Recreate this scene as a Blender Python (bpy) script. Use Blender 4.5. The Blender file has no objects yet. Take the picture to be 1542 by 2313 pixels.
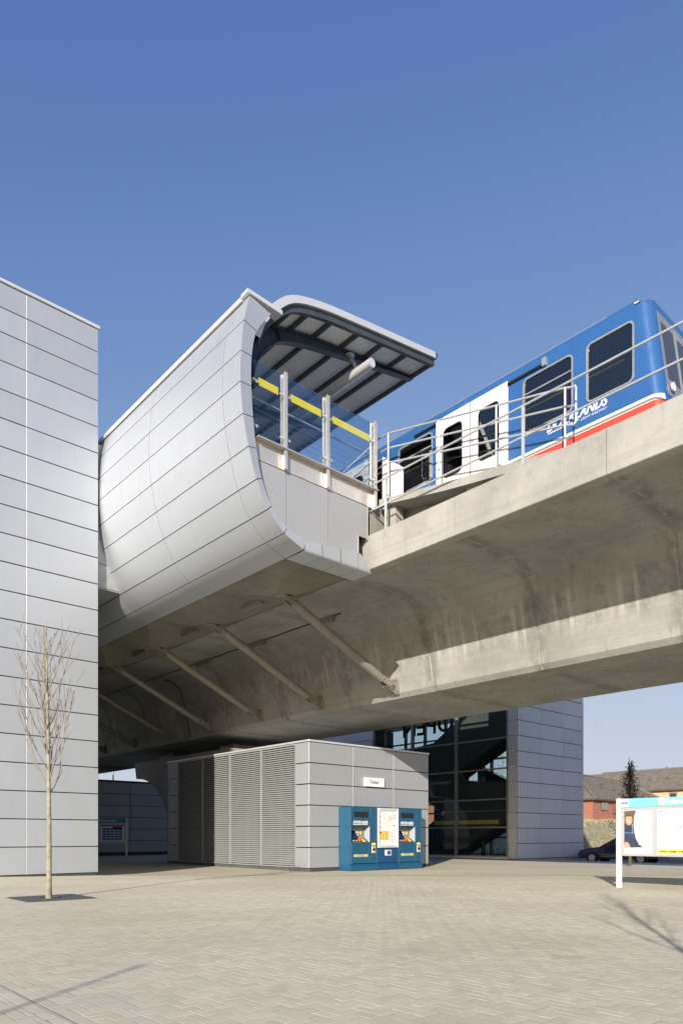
import bpy, bmesh, math, random
from mathutils import Vector, Matrix, noise
random.seed(7)
SC = bpy.context.scene
COL = SC.collection
PI = math.pi

# ---------------------------------------------------------------- camera, sky, sun, exposure
EYE = 1.10
YAW = math.radians(48.226)
FW = Vector((math.cos(YAW), math.sin(YAW), 0)); RT = Vector((math.sin(YAW), -math.cos(YAW), 0))
cam = bpy.data.cameras.new('camera'); cam_o = bpy.data.objects.new('camera', cam); COL.objects.link(cam_o)
cam.sensor_fit = 'VERTICAL'; cam.sensor_height = 36.0; cam.sensor_width = 24.0
cam.lens = 1607.0 / 2313.0 * 36.0
cam.shift_y = (1888.0 - 1156.5) / 2313.0
cam.clip_start = 0.05; cam.clip_end = 3000
cam_o.location = (0, 0, EYE); cam_o.rotation_euler = (PI / 2, 0, YAW - PI / 2)
SC.camera = cam_o
SUN_EL = math.radians(19.0)
SUN_AZ = YAW - math.radians(14.5)            # direction in which the light travels
TO_SUN = Vector((-math.cos(SUN_AZ) * math.cos(SUN_EL), -math.sin(SUN_AZ) * math.cos(SUN_EL), math.sin(SUN_EL)))
w = bpy.data.worlds.new('World'); SC.world = w; w.use_nodes = True
nt = w.node_tree; nt.nodes.clear()
sky = nt.nodes.new('ShaderNodeTexSky'); sky.sky_type = 'NISHITA'; sky.sun_disc = False
sky.sun_elevation = SUN_EL; sky.sun_rotation = math.atan2(TO_SUN.x, TO_SUN.y)
sky.altitude = 0; sky.air_density = 1.0; sky.dust_density = 0.6; sky.ozone_density = 1.6
bg = nt.nodes.new('ShaderNodeBackground'); bg.inputs[1].default_value = 0.108
out = nt.nodes.new('ShaderNodeOutputWorld')
# film-like response of the whole sky dome: deeper blue overhead, softer shoulder towards the horizon
sp_ = nt.nodes.new('ShaderNodeSeparateColor'); cb_ = nt.nodes.new('ShaderNodeCombineColor'); nt.links.new(sky.outputs[0], sp_.inputs[0])
def wm(op, a, b):
    n = nt.nodes.new('ShaderNodeMath'); n.operation = op
    for i, x in enumerate((a, b)):
        if hasattr(x, 'node'): nt.links.new(x, n.inputs[i])
        else: n.inputs[i].default_value = x
    return n.outputs[0]
for i, (ga, gb, gp) in enumerate(((4.94, 6.68, 1.6), (4.52, 5.95, 1.6), (5.56, 6.19, 1.4))):
    x_ = wm('MULTIPLY', sp_.outputs[i], .15); c_ = wm('POWER', x_, gp)
    glow = wm('MULTIPLY', wm('MAXIMUM', wm('SUBTRACT', x_, (.95, 1.30, 1.50)[i]), 0.), 1./.15)     # the bright sky round the sun keeps its full range
    nt.links.new(wm('ADD', wm('DIVIDE', wm('MULTIPLY', c_, ga/.15), wm('ADD', wm('MULTIPLY', c_, gb), 1.)), glow), cb_.inputs[i])
nt.links.new(cb_.outputs[0], bg.inputs[0]); nt.links.new(bg.outputs[0], out.inputs[0])
sun = bpy.data.lights.new('sun', 'SUN'); sun.energy = 5.0; sun.angle = math.radians(0.5); sun.color = (1.0, 0.925, 0.825)
sun_o = bpy.data.objects.new('sun', sun); COL.objects.link(sun_o)
sun_o.rotation_euler = TO_SUN.to_track_quat('Z', 'Y').to_euler()
sun_o.location = TO_SUN * 60
SC.view_settings.view_transform = 'Standard'; SC.view_settings.look = 'None'
SC.view_settings.exposure = 0.40; SC.view_settings.gamma = 1.0
SC.render.engine = 'CYCLES'
SC.cycles.max_bounces = 8; SC.cycles.transparent_max_bounces = 16

# ---------------------------------------------------------------- materials
MATS = {}
def newmat(name):
    m = bpy.data.materials.new(name); m.use_nodes = True; MATS[name] = m
    return m, m.node_tree, m.node_tree.nodes['Principled BSDF']
def mathn(t, op, a, b=None, clamp=False):
    n = t.nodes.new('ShaderNodeMath'); n.operation = op; n.use_clamp = clamp
    for i, x in enumerate((a, b)):
        if x is None: continue
        if hasattr(x, 'node'): t.links.new(x, n.inputs[i])
        else: n.inputs[i].default_value = x
    return n.outputs[0]
def mixc(t, fac, a, b, mode='MIX'):
    n = t.nodes.new('ShaderNodeMix'); n.data_type = 'RGBA'; n.blend_type = mode
    for i, x in ((0, fac), (6, a), (7, b)):
        if hasattr(x, 'node'): t.links.new(x, n.inputs[i])
        elif i: n.inputs[i].default_value = (*x, 1)
        else: n.inputs[i].default_value = x
    return n.outputs[2]
def coords(t, world=False, scale=(1, 1, 1)):
    if world: o = t.nodes.new('ShaderNodeNewGeometry').outputs['Position']
    else: o = t.nodes.new('ShaderNodeTexCoord').outputs['Object']
    mp = t.nodes.new('ShaderNodeMapping'); mp.inputs['Scale'].default_value = scale
    t.links.new(o, mp.inputs[0]); return mp.outputs[0]
def noisen(t, vec, scale, detail=4, rough=.55):
    n = t.nodes.new('ShaderNodeTexNoise'); n.inputs['Scale'].default_value = scale
    n.inputs['Detail'].default_value = detail; n.inputs['Roughness'].default_value = rough
    t.links.new(vec, n.inputs['Vector']); return n.outputs[0]
def rampn(t, fac, p0, p1, v0=0., v1=1.):
    n = t.nodes.new('ShaderNodeMapRange'); t.links.new(fac, n.inputs[0])
    for i, x in enumerate((p0, p1, v0, v1)): n.inputs[i + 1].default_value = x
    n.interpolation_type = 'SMOOTHSTEP'; return n.outputs[0]
def bumpn(t, b, h, dist=.005, strength=.5):
    n = t.nodes.new('ShaderNodeBump'); n.inputs['Distance'].default_value = dist; n.inputs['Strength'].default_value = strength
    t.links.new(h, n.inputs['Height']); t.links.new(n.outputs[0], b.inputs['Normal'])
def mul(c, k): return tuple(x * k for x in c)
def M(name, col, rough=.5, metal=0., var=.10, scale=3., bump=0., coat=0., spec=.5, world=False, rvar=.1):
    m, t, b = newmat(name)
    v = coords(t, world); n = noisen(t, v, scale)
    f = rampn(t, n, .3, .7)
    t.links.new(mixc(t, f, mul(col, 1 - var), mul(col, 1 + var)), b.inputs['Base Color'])
    n2 = noisen(t, v, scale * 7, 3)
    rv = rvar*.35 if metal > .3 else rvar
    t.links.new(rampn(t, n2, .25, .75, max(.02, rough - rv), min(1, rough + rv)), b.inputs['Roughness'])
    b.inputs['Metallic'].default_value = metal; b.inputs['Coat Weight'].default_value = coat
    b.inputs['Coat Roughness'].default_value = .08; b.inputs['Specular IOR Level'].default_value = spec
    if bump: bumpn(t, b, n2, bump)
    return m
def glassmat(name, tint=(.85, .9, .9), base_refl=.06, refl=.7):
    m, t, b = newmat(name); t.nodes.remove(b)
    o = t.nodes['Material Output']
    tr = t.nodes.new('ShaderNodeBsdfTransparent'); tr.inputs[0].default_value = (*tint, 1)
    gl = t.nodes.new('ShaderNodeBsdfGlossy'); gl.inputs['Roughness'].default_value = .02; gl.inputs[0].default_value = (.9, .93, .95, 1)
    lw = t.nodes.new('ShaderNodeLayerWeight'); lw.inputs[0].default_value = .25
    f = rampn(t, lw.outputs['Fresnel'], 0, 1, base_refl, refl)
    mx = t.nodes.new('ShaderNodeMixShader'); t.links.new(f, mx.inputs[0]); t.links.new(tr.outputs[0], mx.inputs[1]); t.links.new(gl.outputs[0], mx.inputs[2])
    t.links.new(mx.outputs[0], o.inputs[0]); return m
def panelmat(name, col, rough, metal):
    """coated aluminium: each sheet a shade off its neighbour, faint rain streaks"""
    m, t, b = newmat(name)
    oi = t.nodes.new('ShaderNodeObjectInfo')
    v = coords(t, True, (1, 1, .12)); n = noisen(t, v, 5, 5, .6)
    v2 = coords(t, True); n2 = noisen(t, v2, .7, 3)
    s = mathn(t, 'ADD', mathn(t, 'MULTIPLY', oi.outputs['Random'], .085), mathn(t, 'MULTIPLY', rampn(t, n, .55, .8), -.07))
    s = mathn(t, 'ADD', s, mathn(t, 'MULTIPLY', n2, .06)); s = mathn(t, 'ADD', s, .94)
    c = t.nodes.new('ShaderNodeVectorMath'); c.operation = 'SCALE'; c.inputs[0].default_value = col
    t.links.new(s, c.inputs['Scale']); t.links.new(c.outputs[0], b.inputs['Base Color'])
    t.links.new(rampn(t, n, .2, .8, rough - .04, rough + .06), b.inputs['Roughness'])
    b.inputs['Metallic'].default_value = metal
    n3 = noisen(t, v2, 1.6, 1); bumpn(t, b, n3, .002, .12)
    return m
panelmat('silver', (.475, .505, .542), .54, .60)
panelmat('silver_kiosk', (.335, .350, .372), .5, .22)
panelmat('blue_grey_panel', (.52, .55, .60), .5, .12)
M('joint_dark', (.05, .052, .055), .8)
M('alu_trim', (.66, .67, .68), .42, .4, .03, 1.5)
M('link_grey', (.30, .32, .33), .5, .1)
M('steel_dark', (.055, .068, .078), .45, .15, .12)
M('steel_navy', (.05, .075, .11), .4, .2, .12)
M('soffit_grey', (.84, .83, .81), .6, 0, .04)
M('galv', (.55, .58, .59), .45, .5, .06, 4)
M('stainless', (.62, .60, .57), .36, .6, .05, 3)
M('stainless_dull', (.48, .46, .43), .48, .4, .07, 3)
M('strut_paint', (.235, .222, .19), .45, .1, .08)
M('louvre', (.35, .372, .37), .5, .2, .06)
M('teal_machine', (.006, .080, .160), .4, 0, .10, 60, coat=.25)
M('teal_light', (.010, .085, .165), .4, 0, .08, 60, coat=.25)
M('teal_door', (.003, .060, .160), .4, 0, .10, 60, coat=.25)
M('black', (.012, .012, .013), .4)
M('dark_recess', (.09, .095, .10), .6)
M('white_paint', (.80, .80, .79), .4, 0, .03)
M('print_white', (.70, .71, .71), .4, 0, .02)
M('yellow', (.75, .55, .03), .5)
M('yellow_film', (.62, .60, .05), .5)
M('yellow_print', (.85, .74, .08), .4, 0, .03)
M('ochre_print', (.70, .47, .09), .4, 0, .06)
M('orange', (.80, .16, .02), .4)
M('screen_blue', (.02, .03, .07), .15)
M('print_grey', (.22, .23, .24), .5); M('print_pale', (.40, .43, .47), .5, 0, .12, 30)
M('print_faint', (.58, .60, .63), .5); M('print_blue', (.03, .09, .38), .4); M('print_cyan', (.10, .42, .55), .4); M('print_red', (.45, .05, .05), .4)
M('print_skin', (.55, .32, .22), .5); M('print_navy', (.035, .045, .085), .5, 0, .2, 20); M('print_leaf', (.12, .10, .06), .5, 0, .5, 30)
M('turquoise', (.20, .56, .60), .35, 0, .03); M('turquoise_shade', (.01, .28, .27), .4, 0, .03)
M('sign_grey', (.46, .46, .46), .4, .2, .03)
M('train_blue', (.028, .108, .30), .28, 0, .015, .6, coat=.5, rvar=.02)
M('train_white', (.80, .79, .74), .3, 0, .03, 2, coat=.4)
M('train_red', (.72, .065, .035), .3, 0, .04, 2, coat=.4)
M('train_grey', (.20, .22, .25), .5); M('rubber', (.03, .03, .032), .7)
M('train_inside', (.16, .16, .155), .7); M('frame_grey', (.36, .37, .36), .4, .4)
M('rail_steel', (.20, .15, .12), .4, .7)
M('pole_red', (.40, .02, .015), .4)
M('teal_letters', (.01, .30, .31), .4)
M('stair_dark', (.06, .066, .062), .6); M('mullion', (.23, .25, .24), .45, .2)
M('asphalt', (.10, .10, .098), .85, 0, .2, 2, .01, world=True)
M('kerb_stone', (.34, .33, .31), .8, 0, .1, 4, .004)
M('brick_red', (.34, .145, .095), .85, 0, .22, 9, .003); M('brick_cream', (.55, .44, .28), .85, 0, .15, 8)
M('roof_tile', (.19, .165, .135), .8, 0, .15, 1.5); M('roof_dark', (.17, .16, .15), .8)
M('window_dark', (.05, .055, .06), .12); M('timber', (.30, .24, .16), .6)
M('bark', (.27, .255, .185), .8, 0, .25, 9, .004); M('twig', (.25, .225, .19), .8, 0, .2)
M('bark_dark', (.10, .075, .05), .9); M('leaf_dark', (.045, .034, .022), .7, 0, .35, 3)
M('iron', (.09, .095, .10), .6, .3, .15, 20)
M('soil', (.10, .08, .06), .95)
M('car_blue', (.012, .024, .10), .2, .2, .05, 2, coat=.8); M('car_grey', (.16, .16, .155), .5); M('tyre', (.02, .02, .02), .8)
M('lens_white', (.72, .72, .70), .25); M('lamp_diffuser', (.20, .20, .19), .4)
glassmat('glass_clear', (.80, .87, .92), .05, .5)
glassmat('glass_stair', (.84, .89, .89), .012, .14)
glassmat('glass_train', (.30, .32, .34), .13, .6)
glassmat('glass_car', (.25, .30, .32), .10, .7)
def frost():
    m, t, b = newmat('glass_yellow_strip')
    b.inputs['Base Color'].default_value = (.72, .66, .06, 1); b.inputs['Roughness'].default_value = .4
    v = coords(t, True, (1, 1, 1)); wv = t.nodes.new('ShaderNodeTexWave'); wv.inputs['Scale'].default_value = 11; wv.bands_direction = 'X'
    t.links.new(v, wv.inputs[0])
    tr = t.nodes.new('ShaderNodeBsdfTransparent'); mx = t.nodes.new('ShaderNodeMixShader')
    t.links.new(rampn(t, wv.outputs[1], .2, .8, .22, .72), mx.inputs[0]); t.links.new(tr.outputs[0], mx.inputs[1]); t.links.new(b.outputs[0], mx.inputs[2])
    t.links.new(mx.outputs[0], t.nodes['Material Output'].inputs[0])
frost()
def concrete(name, base, streak=0., stain=.3):
    m, t, b = newmat(name)
    v = coords(t, True); big = noisen(t, v, .55, 5, .6); mid = noisen(t, v, 3.2, 6, .65); fine = noisen(t, v, 28, 4, .6)
    c = mixc(t, rampn(t, big, .3, .72), mul(base, .80), mul(base, 1.14))
    c = mixc(t, mathn(t, 'MULTIPLY', rampn(t, mid, .52, .78), stain), c, mul(base, .48))
    c = mixc(t, mathn(t, 'MULTIPLY', rampn(t, fine, .45, .8), .25), c, mul(base, 1.35))
    vs = coords(t, True, (5, 5, .22)); st = noisen(t, vs, 1.0, 5, .65)
    c = mixc(t, mathn(t, 'MULTIPLY', rampn(t, st, .54, .74), .35 + streak * .2), c, mul((base[0], base[1] * .97, base[2] * .9), .55))
    if streak:   # pale lime runs and dark algae blotches below the haunch
        vy = coords(t, True, (.2, 4.6, .06)); run = noisen(t, vy, 1.7, 2, .4)
        sep = t.nodes.new('ShaderNodeSeparateXYZ'); t.links.new(coords(t, True), sep.inputs[0]); z = sep.outputs[2]
        # damp dark halo and thin lime line along each construction joint
        jt = mathn(t, 'FRACT', mathn(t, 'ADD', mathn(t, 'DIVIDE', mathn(t, 'SUBTRACT', sep.outputs[1], 10.75), 3.8), 20.5))
        jd = mathn(t, 'MULTIPLY', mathn(t, 'ABSOLUTE', mathn(t, 'SUBTRACT', jt, .5)), 3.8)
        jn = noisen(t, coords(t, True), 2.6, 4, .6)
        c = mixc(t, mathn(t, 'MULTIPLY', mathn(t, 'MULTIPLY', rampn(t, jd, .42, .04), rampn(t, jn, .35, .6)), .62), c, mul(base, .45))
        c = mixc(t, mathn(t, 'MULTIPLY', mathn(t, 'MULTIPLY', rampn(t, jd, .045, .02), rampn(t, jn, .50, .60)), .45), c, mul(base, 1.5))
        band = mathn(t, 'MULTIPLY', rampn(t, z, 6.1, 6.7), rampn(t, z, 7.75, 7.1))
        bl = noisen(t, v, 1.9, 5, .7)
        c = mixc(t, mathn(t, 'MULTIPLY', mathn(t, 'MULTIPLY', rampn(t, bl, .44, .66), band), .55), c, mul(base, .42))
        c = mixc(t, mathn(t, 'MULTIPLY', mathn(t, 'MULTIPLY', rampn(t, run, .60, .68), band), .75), c, mul(base, 1.35))
    vb = coords(t, True, (3.2, .03, 3.2)); bd = noisen(t, vb, 2.2, 2, .5)      # faint board marks along the casting
    c = mixc(t, mathn(t, 'MULTIPLY', rampn(t, bd, .5, .62), .16), c, mul(base, .6))
    t.links.new(c, b.inputs['Base Color']); b.inputs['Roughness'].default_value = .85
    hb = mathn(t, 'ADD', mid, mathn(t, 'MULTIPLY', fine, .5)); bumpn(t, b, hb, .012, .5)
concrete('concrete', (.30, .292, .25), 0, .4)
concrete('concrete_web', (.306, .306, .284), 1, .40)
concrete('concrete_pale', (.33, .326, .302), .0, .5)
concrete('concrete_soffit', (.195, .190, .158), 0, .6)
def paving(name, island):
    m, t, b = newmat(name)
    v = coords(t, True); big = noisen(t, v, .35, 5, .6); mid = noisen(t, v, 2.3, 5, .6); fine = noisen(t, v, 60, 3, .6)
    if island:
        g = t.nodes.new('ShaderNodeNewGeometry'); oi = t.nodes.new('ShaderNodeObjectInfo')
        r = mathn(t, 'FRACT', mathn(t, 'ADD', g.outputs['Random Per Island'], oi.outputs['Random']))
    else:
        vo = t.nodes.new('ShaderNodeTexVoronoi'); vo.inputs['Scale'].default_value = 7.5; t.links.new(v, vo.inputs['Vector'])
        sp = t.nodes.new('ShaderNodeSeparateColor'); t.links.new(vo.outputs['Color'], sp.inputs[0]); r = sp.outputs[0]
    base = (.565, .525, .395)
    c = mixc(t, r, mul(base, .92), mul(base, 1.07))
    c = mixc(t, mathn(t, 'MULTIPLY', rampn(t, big, .38, .70), .55), c, mul((base[0], base[1] * .97, base[2] * .90), .74))
    c = mixc(t, mathn(t, 'MULTIPLY', rampn(t, mid, .55, .8), .45), c, mul(base, .66))
    c = mixc(t, mathn(t, 'MULTIPLY', rampn(t, fine, .4, .75), .22), c, mul(base, 1.25))
    for sc_, r0, r1, amt in ((1.1, .016, .026, .45), (.33, .03, .07, .28)):      # trodden gum and small spills
        vg_ = t.nodes.new('ShaderNodeTexVoronoi'); vg_.inputs['Scale'].default_value = sc_; t.links.new(v, vg_.inputs['Vector'])
        c = mixc(t, mathn(t, 'MULTIPLY', rampn(t, vg_.outputs['Distance'], r1, r0), amt), c, mul(base, .38))
    t.links.new(c, b.inputs['Base Color']); b.inputs['Roughness'].default_value = .88
    bumpn(t, b, fine, .003, .4)
paving('paver', True); paving('paving_far', False)
M('paving_joint', (.37, .325, .235), .95, 0, .25, 3, world=True)
def drygrass(name, base):
    m, t, b = newmat(name)
    v = coords(t, True); big = noisen(t, v, .25, 5, .65); mid = noisen(t, v, 2.5, 5, .7)
    c = mixc(t, rampn(t, big, .35, .65), base, mul((base[0] * .8, base[1] * 1.02, base[2] * .8), .72))
    c = mixc(t, rampn(t, mid, .35, .7), mul(base, .6), c)
    t.links.new(c, b.inputs['Base Color']); b.inputs['Roughness'].default_value = .95
drygrass('dry_grass', (.46, .38, .235)); drygrass('dry_blades', (.50, .42, .27)); drygrass('scrub', (.24, .21, .12))

# ---------------------------------------------------------------- mesh helpers
def V(*a): return Vector(a)
class MB:
    def __init__(s): s.v = []; s.f = []; s.sm = []
    def add(s, vs, fs, smooth=False):
        o = len(s.v); s.v += [Vector(p) for p in vs]
        for f in fs: s.f.append([i + o for i in f]); s.sm.append(smooth)
        return s
    def box(s, x0, x1, y0, y1, z0, z1, b=0.):
        if b: return s.obox(V((x0+x1)/2, (y0+y1)/2, (z0+z1)/2), V(1,0,0), V(0,1,0), V(0,0,1), abs(x1-x0)/2, abs(y1-y0)/2, abs(z1-z0)/2, b)
        p = [(x, y, z) for z in (z0, z1) for y in (y0, y1) for x in (x0, x1)]
        return s.add(p, [(0,2,3,1),(4,5,7,6),(0,1,5,4),(2,6,7,3),(0,4,6,2),(1,3,7,5)])
    def obox(s, c, ux, uy, uz, hx, hy, hz, b=0.):
        c = Vector(c); ux, uy, uz = Vector(ux), Vector(uy), Vector(uz)
        if not b:
            p = [c + ux*hx*i + uy*hy*j + uz*hz*k for k in (-1,1) for j in (-1,1) for i in (-1,1)]
            return s.add(p, [(0,2,3,1),(4,5,7,6),(0,1,5,4),(2,6,7,3),(0,4,6,2),(1,3,7,5)])
        b = min(b, hx*.9, hy*.9, hz*.9)
        vs = []; idx = {}
        for i in (-1,1):
            for j in (-1,1):
                for k in (-1,1):
                    for a in range(3):
                        h = [hx-b, hy-b, hz-b]; h[a] += b
                        idx[(i,j,k,a)] = len(vs); vs.append(c + ux*h[0]*i + uy*h[1]*j + uz*h[2]*k)
        fs = []
        for a in range(3):
            o1, o2 = [(1,2),(0,2),(0,1)][a]
            for sg in (-1,1):
                q = []
                for (p_, q_) in ((-1,-1),(1,-1),(1,1),(-1,1)):
                    key = [0,0,0]; key[a] = sg; key[o1] = p_; key[o2] = q_
                    q.append(idx[(*key, a)])
                fs.append(q)
        for a in range(3):          # edges parallel to axis a
            o1, o2 = [(1,2),(0,2),(0,1)][a]
            for p_ in (-1,1):
                for q_ in (-1,1):
                    k0 = [0,0,0]; k0[o1] = p_; k0[o2] = q_
                    k1 = list(k0); k0[a] = -1; k1[a] = 1
                    fs.append([idx[(*k0,o1)], idx[(*k1,o1)], idx[(*k1,o2)], idx[(*k0,o2)]])
        for i in (-1,1):
            for j in (-1,1):
                for k in (-1,1): fs.append([idx[(i,j,k,0)], idx[(i,j,k,1)], idx[(i,j,k,2)]])
        return s.add(vs, fs)
    def quad(s, *p): return s.add(p, [tuple(range(len(p)))])
    def prism(s, pts, vec):
        n = len(pts); vec = Vector(vec); a = [Vector(p) for p in pts]
        fs = [tuple(range(n)), tuple(range(2*n-1, n-1, -1))] + [(i, i+n, (i+1) % n + n, (i+1) % n) for i in range(n)]
        return s.add(a + [p + vec for p in a], fs)
    def grid(s, rows, smooth=True, closed=False):
        m = len(rows[0]); vs = [p for r in rows for p in r]; fs = []
        for i in range(len(rows)-1):
            for j in range(m if closed else m-1):
                fs.append((i*m+j, i*m+(j+1) % m, (i+1)*m+(j+1) % m, (i+1)*m+j))
        return s.add(vs, fs, smooth)
    def tube(s, pts, r, n=8, caps=True):
        pts = [Vector(p) for p in pts]; rows = []
        up = None
        for i, p in enumerate(pts):
            d = (pts[min(i+1, len(pts)-1)] - pts[max(i-1, 0)]).normalized()
            if up is None:
                up = d.cross(V(0,0,1)); up = V(1,0,0) if up.length < .1 else up.normalized()
            up = (up - d*up.dot(d)).normalized(); sd = d.cross(up)
            ri = r[i] if isinstance(r, (list, tuple)) else r
            rows.append([p + (up*math.cos(2*PI*k/n) + sd*math.sin(2*PI*k/n))*ri for k in range(n)])
        s.grid(rows, True, True)
        if caps:
            s.add(rows[0], [tuple(range(n))]); s.add(rows[-1], [tuple(range(n-1,-1,-1))])
        return s
    def panel(s, o, u, v, n, w, h, t=.03, b=.006):
        """bevelled sheet; o lower-left corner of its front"""
        o, u, v, n = Vector(o), Vector(u), Vector(v), Vector(n)
        c = [o, o+u*w, o+u*w+v*h, o+v*h]
        fr = [o+u*b+v*b, o+u*(w-b)+v*b, o+u*(w-b)+v*(h-b), o+u*b+v*(h-b)]
        md = [p - n*b for p in c]; bk = [p - n*t for p in c]
        fs = [(0,1,2,3)] + [(i, i+4, (i+1) % 4+4, (i+1) % 4) for i in range(4)] + [(i+4, i+8, (i+1) % 4+8, (i+1) % 4+4) for i in range(4)] + [(11,10,9,8)]
        return s.add(fr + md + bk, fs)
    def disc(s, c, n, r, h, k=12):
        return s.tube([Vector(c), Vector(c) + Vector(n)*h], r, k)
    def build(s, name, mat, parent=None, kind=None, fix=True):
        me = bpy.data.meshes.new(name)
        org = Vector((0,0,0))
        if parent is not None:
            p = parent
            while p is not None: org = org + p.location; p = p.parent
        me.from_pydata([p - org for p in s.v], [], s.f)
        me.polygons.foreach_set('use_smooth', s.sm)
        if fix:
            bm = bmesh.new(); bm.from_mesh(me); bmesh.ops.recalc_face_normals(bm, faces=bm.faces); bm.to_mesh(me); bm.free()
        me.materials.append(MATS[mat]); me.update()
        o = bpy.data.objects.new(name, me); COL.objects.link(o); o.parent = parent
        if kind: o['kind'] = kind
        return o
def thing(name, label, cat, loc=(0,0,0), group=None):
    o = bpy.data.objects.new(name, None); COL.objects.link(o); o.location = loc; o.empty_display_size = .2
    o['label'] = label; o['category'] = cat
    if group: o['group'] = group
    return o
def tag(o, label, cat, group=None):
    o['label'] = label; o['category'] = cat
    if group: o['group'] = group
    return o
def struct(o): o['kind'] = 'structure'; return o
def copy_tree(o, parent=None):
    c = o.copy(); COL.objects.link(c); c.parent = parent
    for ch in list(o.children): copy_tree(ch, c)
    return c
def share(mesh_obj, loc, parent, rot=None):
    c = mesh_obj.copy(); COL.objects.link(c); c.parent = parent; c.location = loc
    if rot is not None: c.rotation_euler = rot
    return c
def text(name, body, mat, parent, org, ux, uz, size, ext=.003, bold=0., shear=0., width=None, align='LEFT', spacing=1.):
    cu = bpy.data.curves.new('tmp', 'FONT'); cu.body = body; cu.size = size; cu.extrude = ext; cu.offset = bold; cu.shear = shear
    cu.align_x = align; cu.space_character = spacing; cu.resolution_u = 3
    ob = bpy.data.objects.new('tmp', cu); COL.objects.link(ob)
    dg = bpy.context.evaluated_depsgraph_get(); me = bpy.data.meshes.new_from_object(ob.evaluated_get(dg))
    bpy.data.objects.remove(ob); bpy.data.curves.remove(cu)
    xs = [v.co.x for v in me.vertices]; sx = 1.
    if width: sx = width / (max(xs) - min(xs)); 
    x0 = min(xs) if align == 'LEFT' else 0
    ux, uz, org = Vector(ux), Vector(uz), Vector(org); un = ux.cross(uz)
    base = Vector((0,0,0)); p = parent
    while p is not None: base = base + p.location; p = p.parent
    for v in me.vertices:
        c = v.co.copy(); v.co = org + ux*(c.x - x0)*sx + uz*c.y + un*c.z - base
    me.name = name; me.materials.clear(); me.materials.append(MATS[mat])
    o = bpy.data.objects.new(name, me); COL.objects.link(o); o.parent = parent
    return o
def crom(P, n):
    """Catmull-Rom through P, n steps per span"""
    P = [Vector(p) for p in P]; out = []
    for i in range(len(P)-1):
        p0 = P[i-1] if i else P[0]*2 - P[1]; p1, p2 = P[i], P[i+1]; p3 = P[i+2] if i+2 < len(P) else P[-1]*2 - P[-2]
        for k in range(n):
            t = k/n
            out.append(.5*((2*p1) + (p2-p0)*t + (2*p0-5*p1+4*p2-p3)*t*t + (3*p1-p0-3*p2+p3)*t**3))
    out.append(P[-1].copy()); return out
def G(x, y):
    f = x*FW.x + y*FW.y; t = min(1, max(0, (f-17)/8)); return -.17*t*t*(3-2*t)
def at(px, py, f):
    """a far thing's place: bearing and distance f, as surveyed"""
    return V(0,0,EYE) + (FW + RT*(px-771)/1607 + V(0,0,1)*(1888-py)/1607)*f
X_, Y_, Z_ = V(1,0,0), V(0,1,0), V(0,0,1)

def clad(root, x0s, zs, y, parent_mat='silver', hg=.034, vg=.014, axis='x', sgn=-1, tilt=.0012, skip=None):
    """wall of separate sheets. axis 'x': wall in plane Y=y facing sgn*Y, columns at x0s; axis 'y': plane X=y facing sgn*X, columns along Y"""
    for i in range(len(x0s)-1):
        for k in range(len(zs)-1):
            if skip and skip(i, k): continue
            a, b = x0s[i]+vg/2, x0s[i+1]-vg/2; c, d = zs[k]+hg/2, zs[k+1]-hg/2
            t1, t2 = random.uniform(-tilt, tilt), random.uniform(-tilt, tilt)
            if axis == 'x':
                n = V(t1, sgn, t2).normalized(); u = X_ if sgn < 0 else -X_; o = V(a if sgn < 0 else b, y, c)
            else:
                n = V(sgn, t1, t2).normalized(); u = -Y_ if sgn < 0 else Y_; o = V(y, b if sgn < 0 else a, c)
            u = (u - n*u.dot(n)).normalized(); v = n.cross(u)
            MB().panel(o, u, v, n, b-a, d-c).build('panel', parent_mat, root)

# ---------------------------------------------------------------- ground, paving, road, bank
PAVE_X1 = 33.0
m = MB(); R0 = 900
m.quad((-R0,-R0,-.62), (R0,-R0,-.62), (R0,R0,-.62), (-R0,R0,-.62)); struct(m.build('ground', 'scrub'))
def sheet(x0, x1, y0, y1, nx, ny, dz):
    return MB().grid([[V(x0+(x1-x0)*i/nx, y0+(y1-y0)*j/ny, G(x0+(x1-x0)*i/nx, y0+(y1-y0)*j/ny)+dz) for j in range(ny+1)] for i in range(nx+1)])
plaza = struct(sheet(-30, PAVE_X1, -30, 75, 42, 70, -.010).build('plaza', 'paving_far'))
# joint bed under the separate pavers (sheet a little higher than the plaza so that sand shows between them)
BW = .09; BL = .18; GAP = .006
LINE_X = 1.72
def frustum_ok(x, y, m_=1.0):
    f = x*FW.x + y*FW.y; l = x*RT.x + y*RT.y
    return 3.0 < f < 21.5 and abs(l) < .49*f + m_
OBST = [(15.89, 22.3, 19.4, 30), (0, 8.95, 21.1, 40), (4.0, 5.15, 12.2, 13.4)]
bricks = []
def addb(x, y, w_, l_):
    cx, cy = x + w_/2, y + l_/2
    if not frustum_ok(cx, cy): return
    for a in OBST:
        if a[0] < cx < a[1] and a[2] < cy < a[3]: return
    bricks.append((cx, cy, w_, l_))
def herring(x0, x1, y0, y1, ox):
    # 90 degree herringbone of 2:1 blocks
    N = int((x1-x0)/BW) + 6; K = int((y1-y0)/BW) + 6
    for j in range(-4, K):
        for i in range(-4, N):
            t = (i - j) % 4
            X = x0 + i*BW; Y = y0 + j*BW
            if t == 0:
                if X > x0-.001 and X + BL < x1+.001: addb(X, Y, BL, BW)
                elif X <= x0 and X + BL > x0+.02: addb(x0, Y, X+BL-x0, BW)
                elif X < x1-.02 and X > x0: addb(X, Y, x1-X, BW)
            elif t == 3:
                # upright block occupies (i,j) and (i,j+1)
                if X > x0-.001 and X + BW < x1+.001: addb(X, Y, BW, BL)
                elif x0 < X < x1-.02: addb(X, Y, x1-X, BL)
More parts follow.
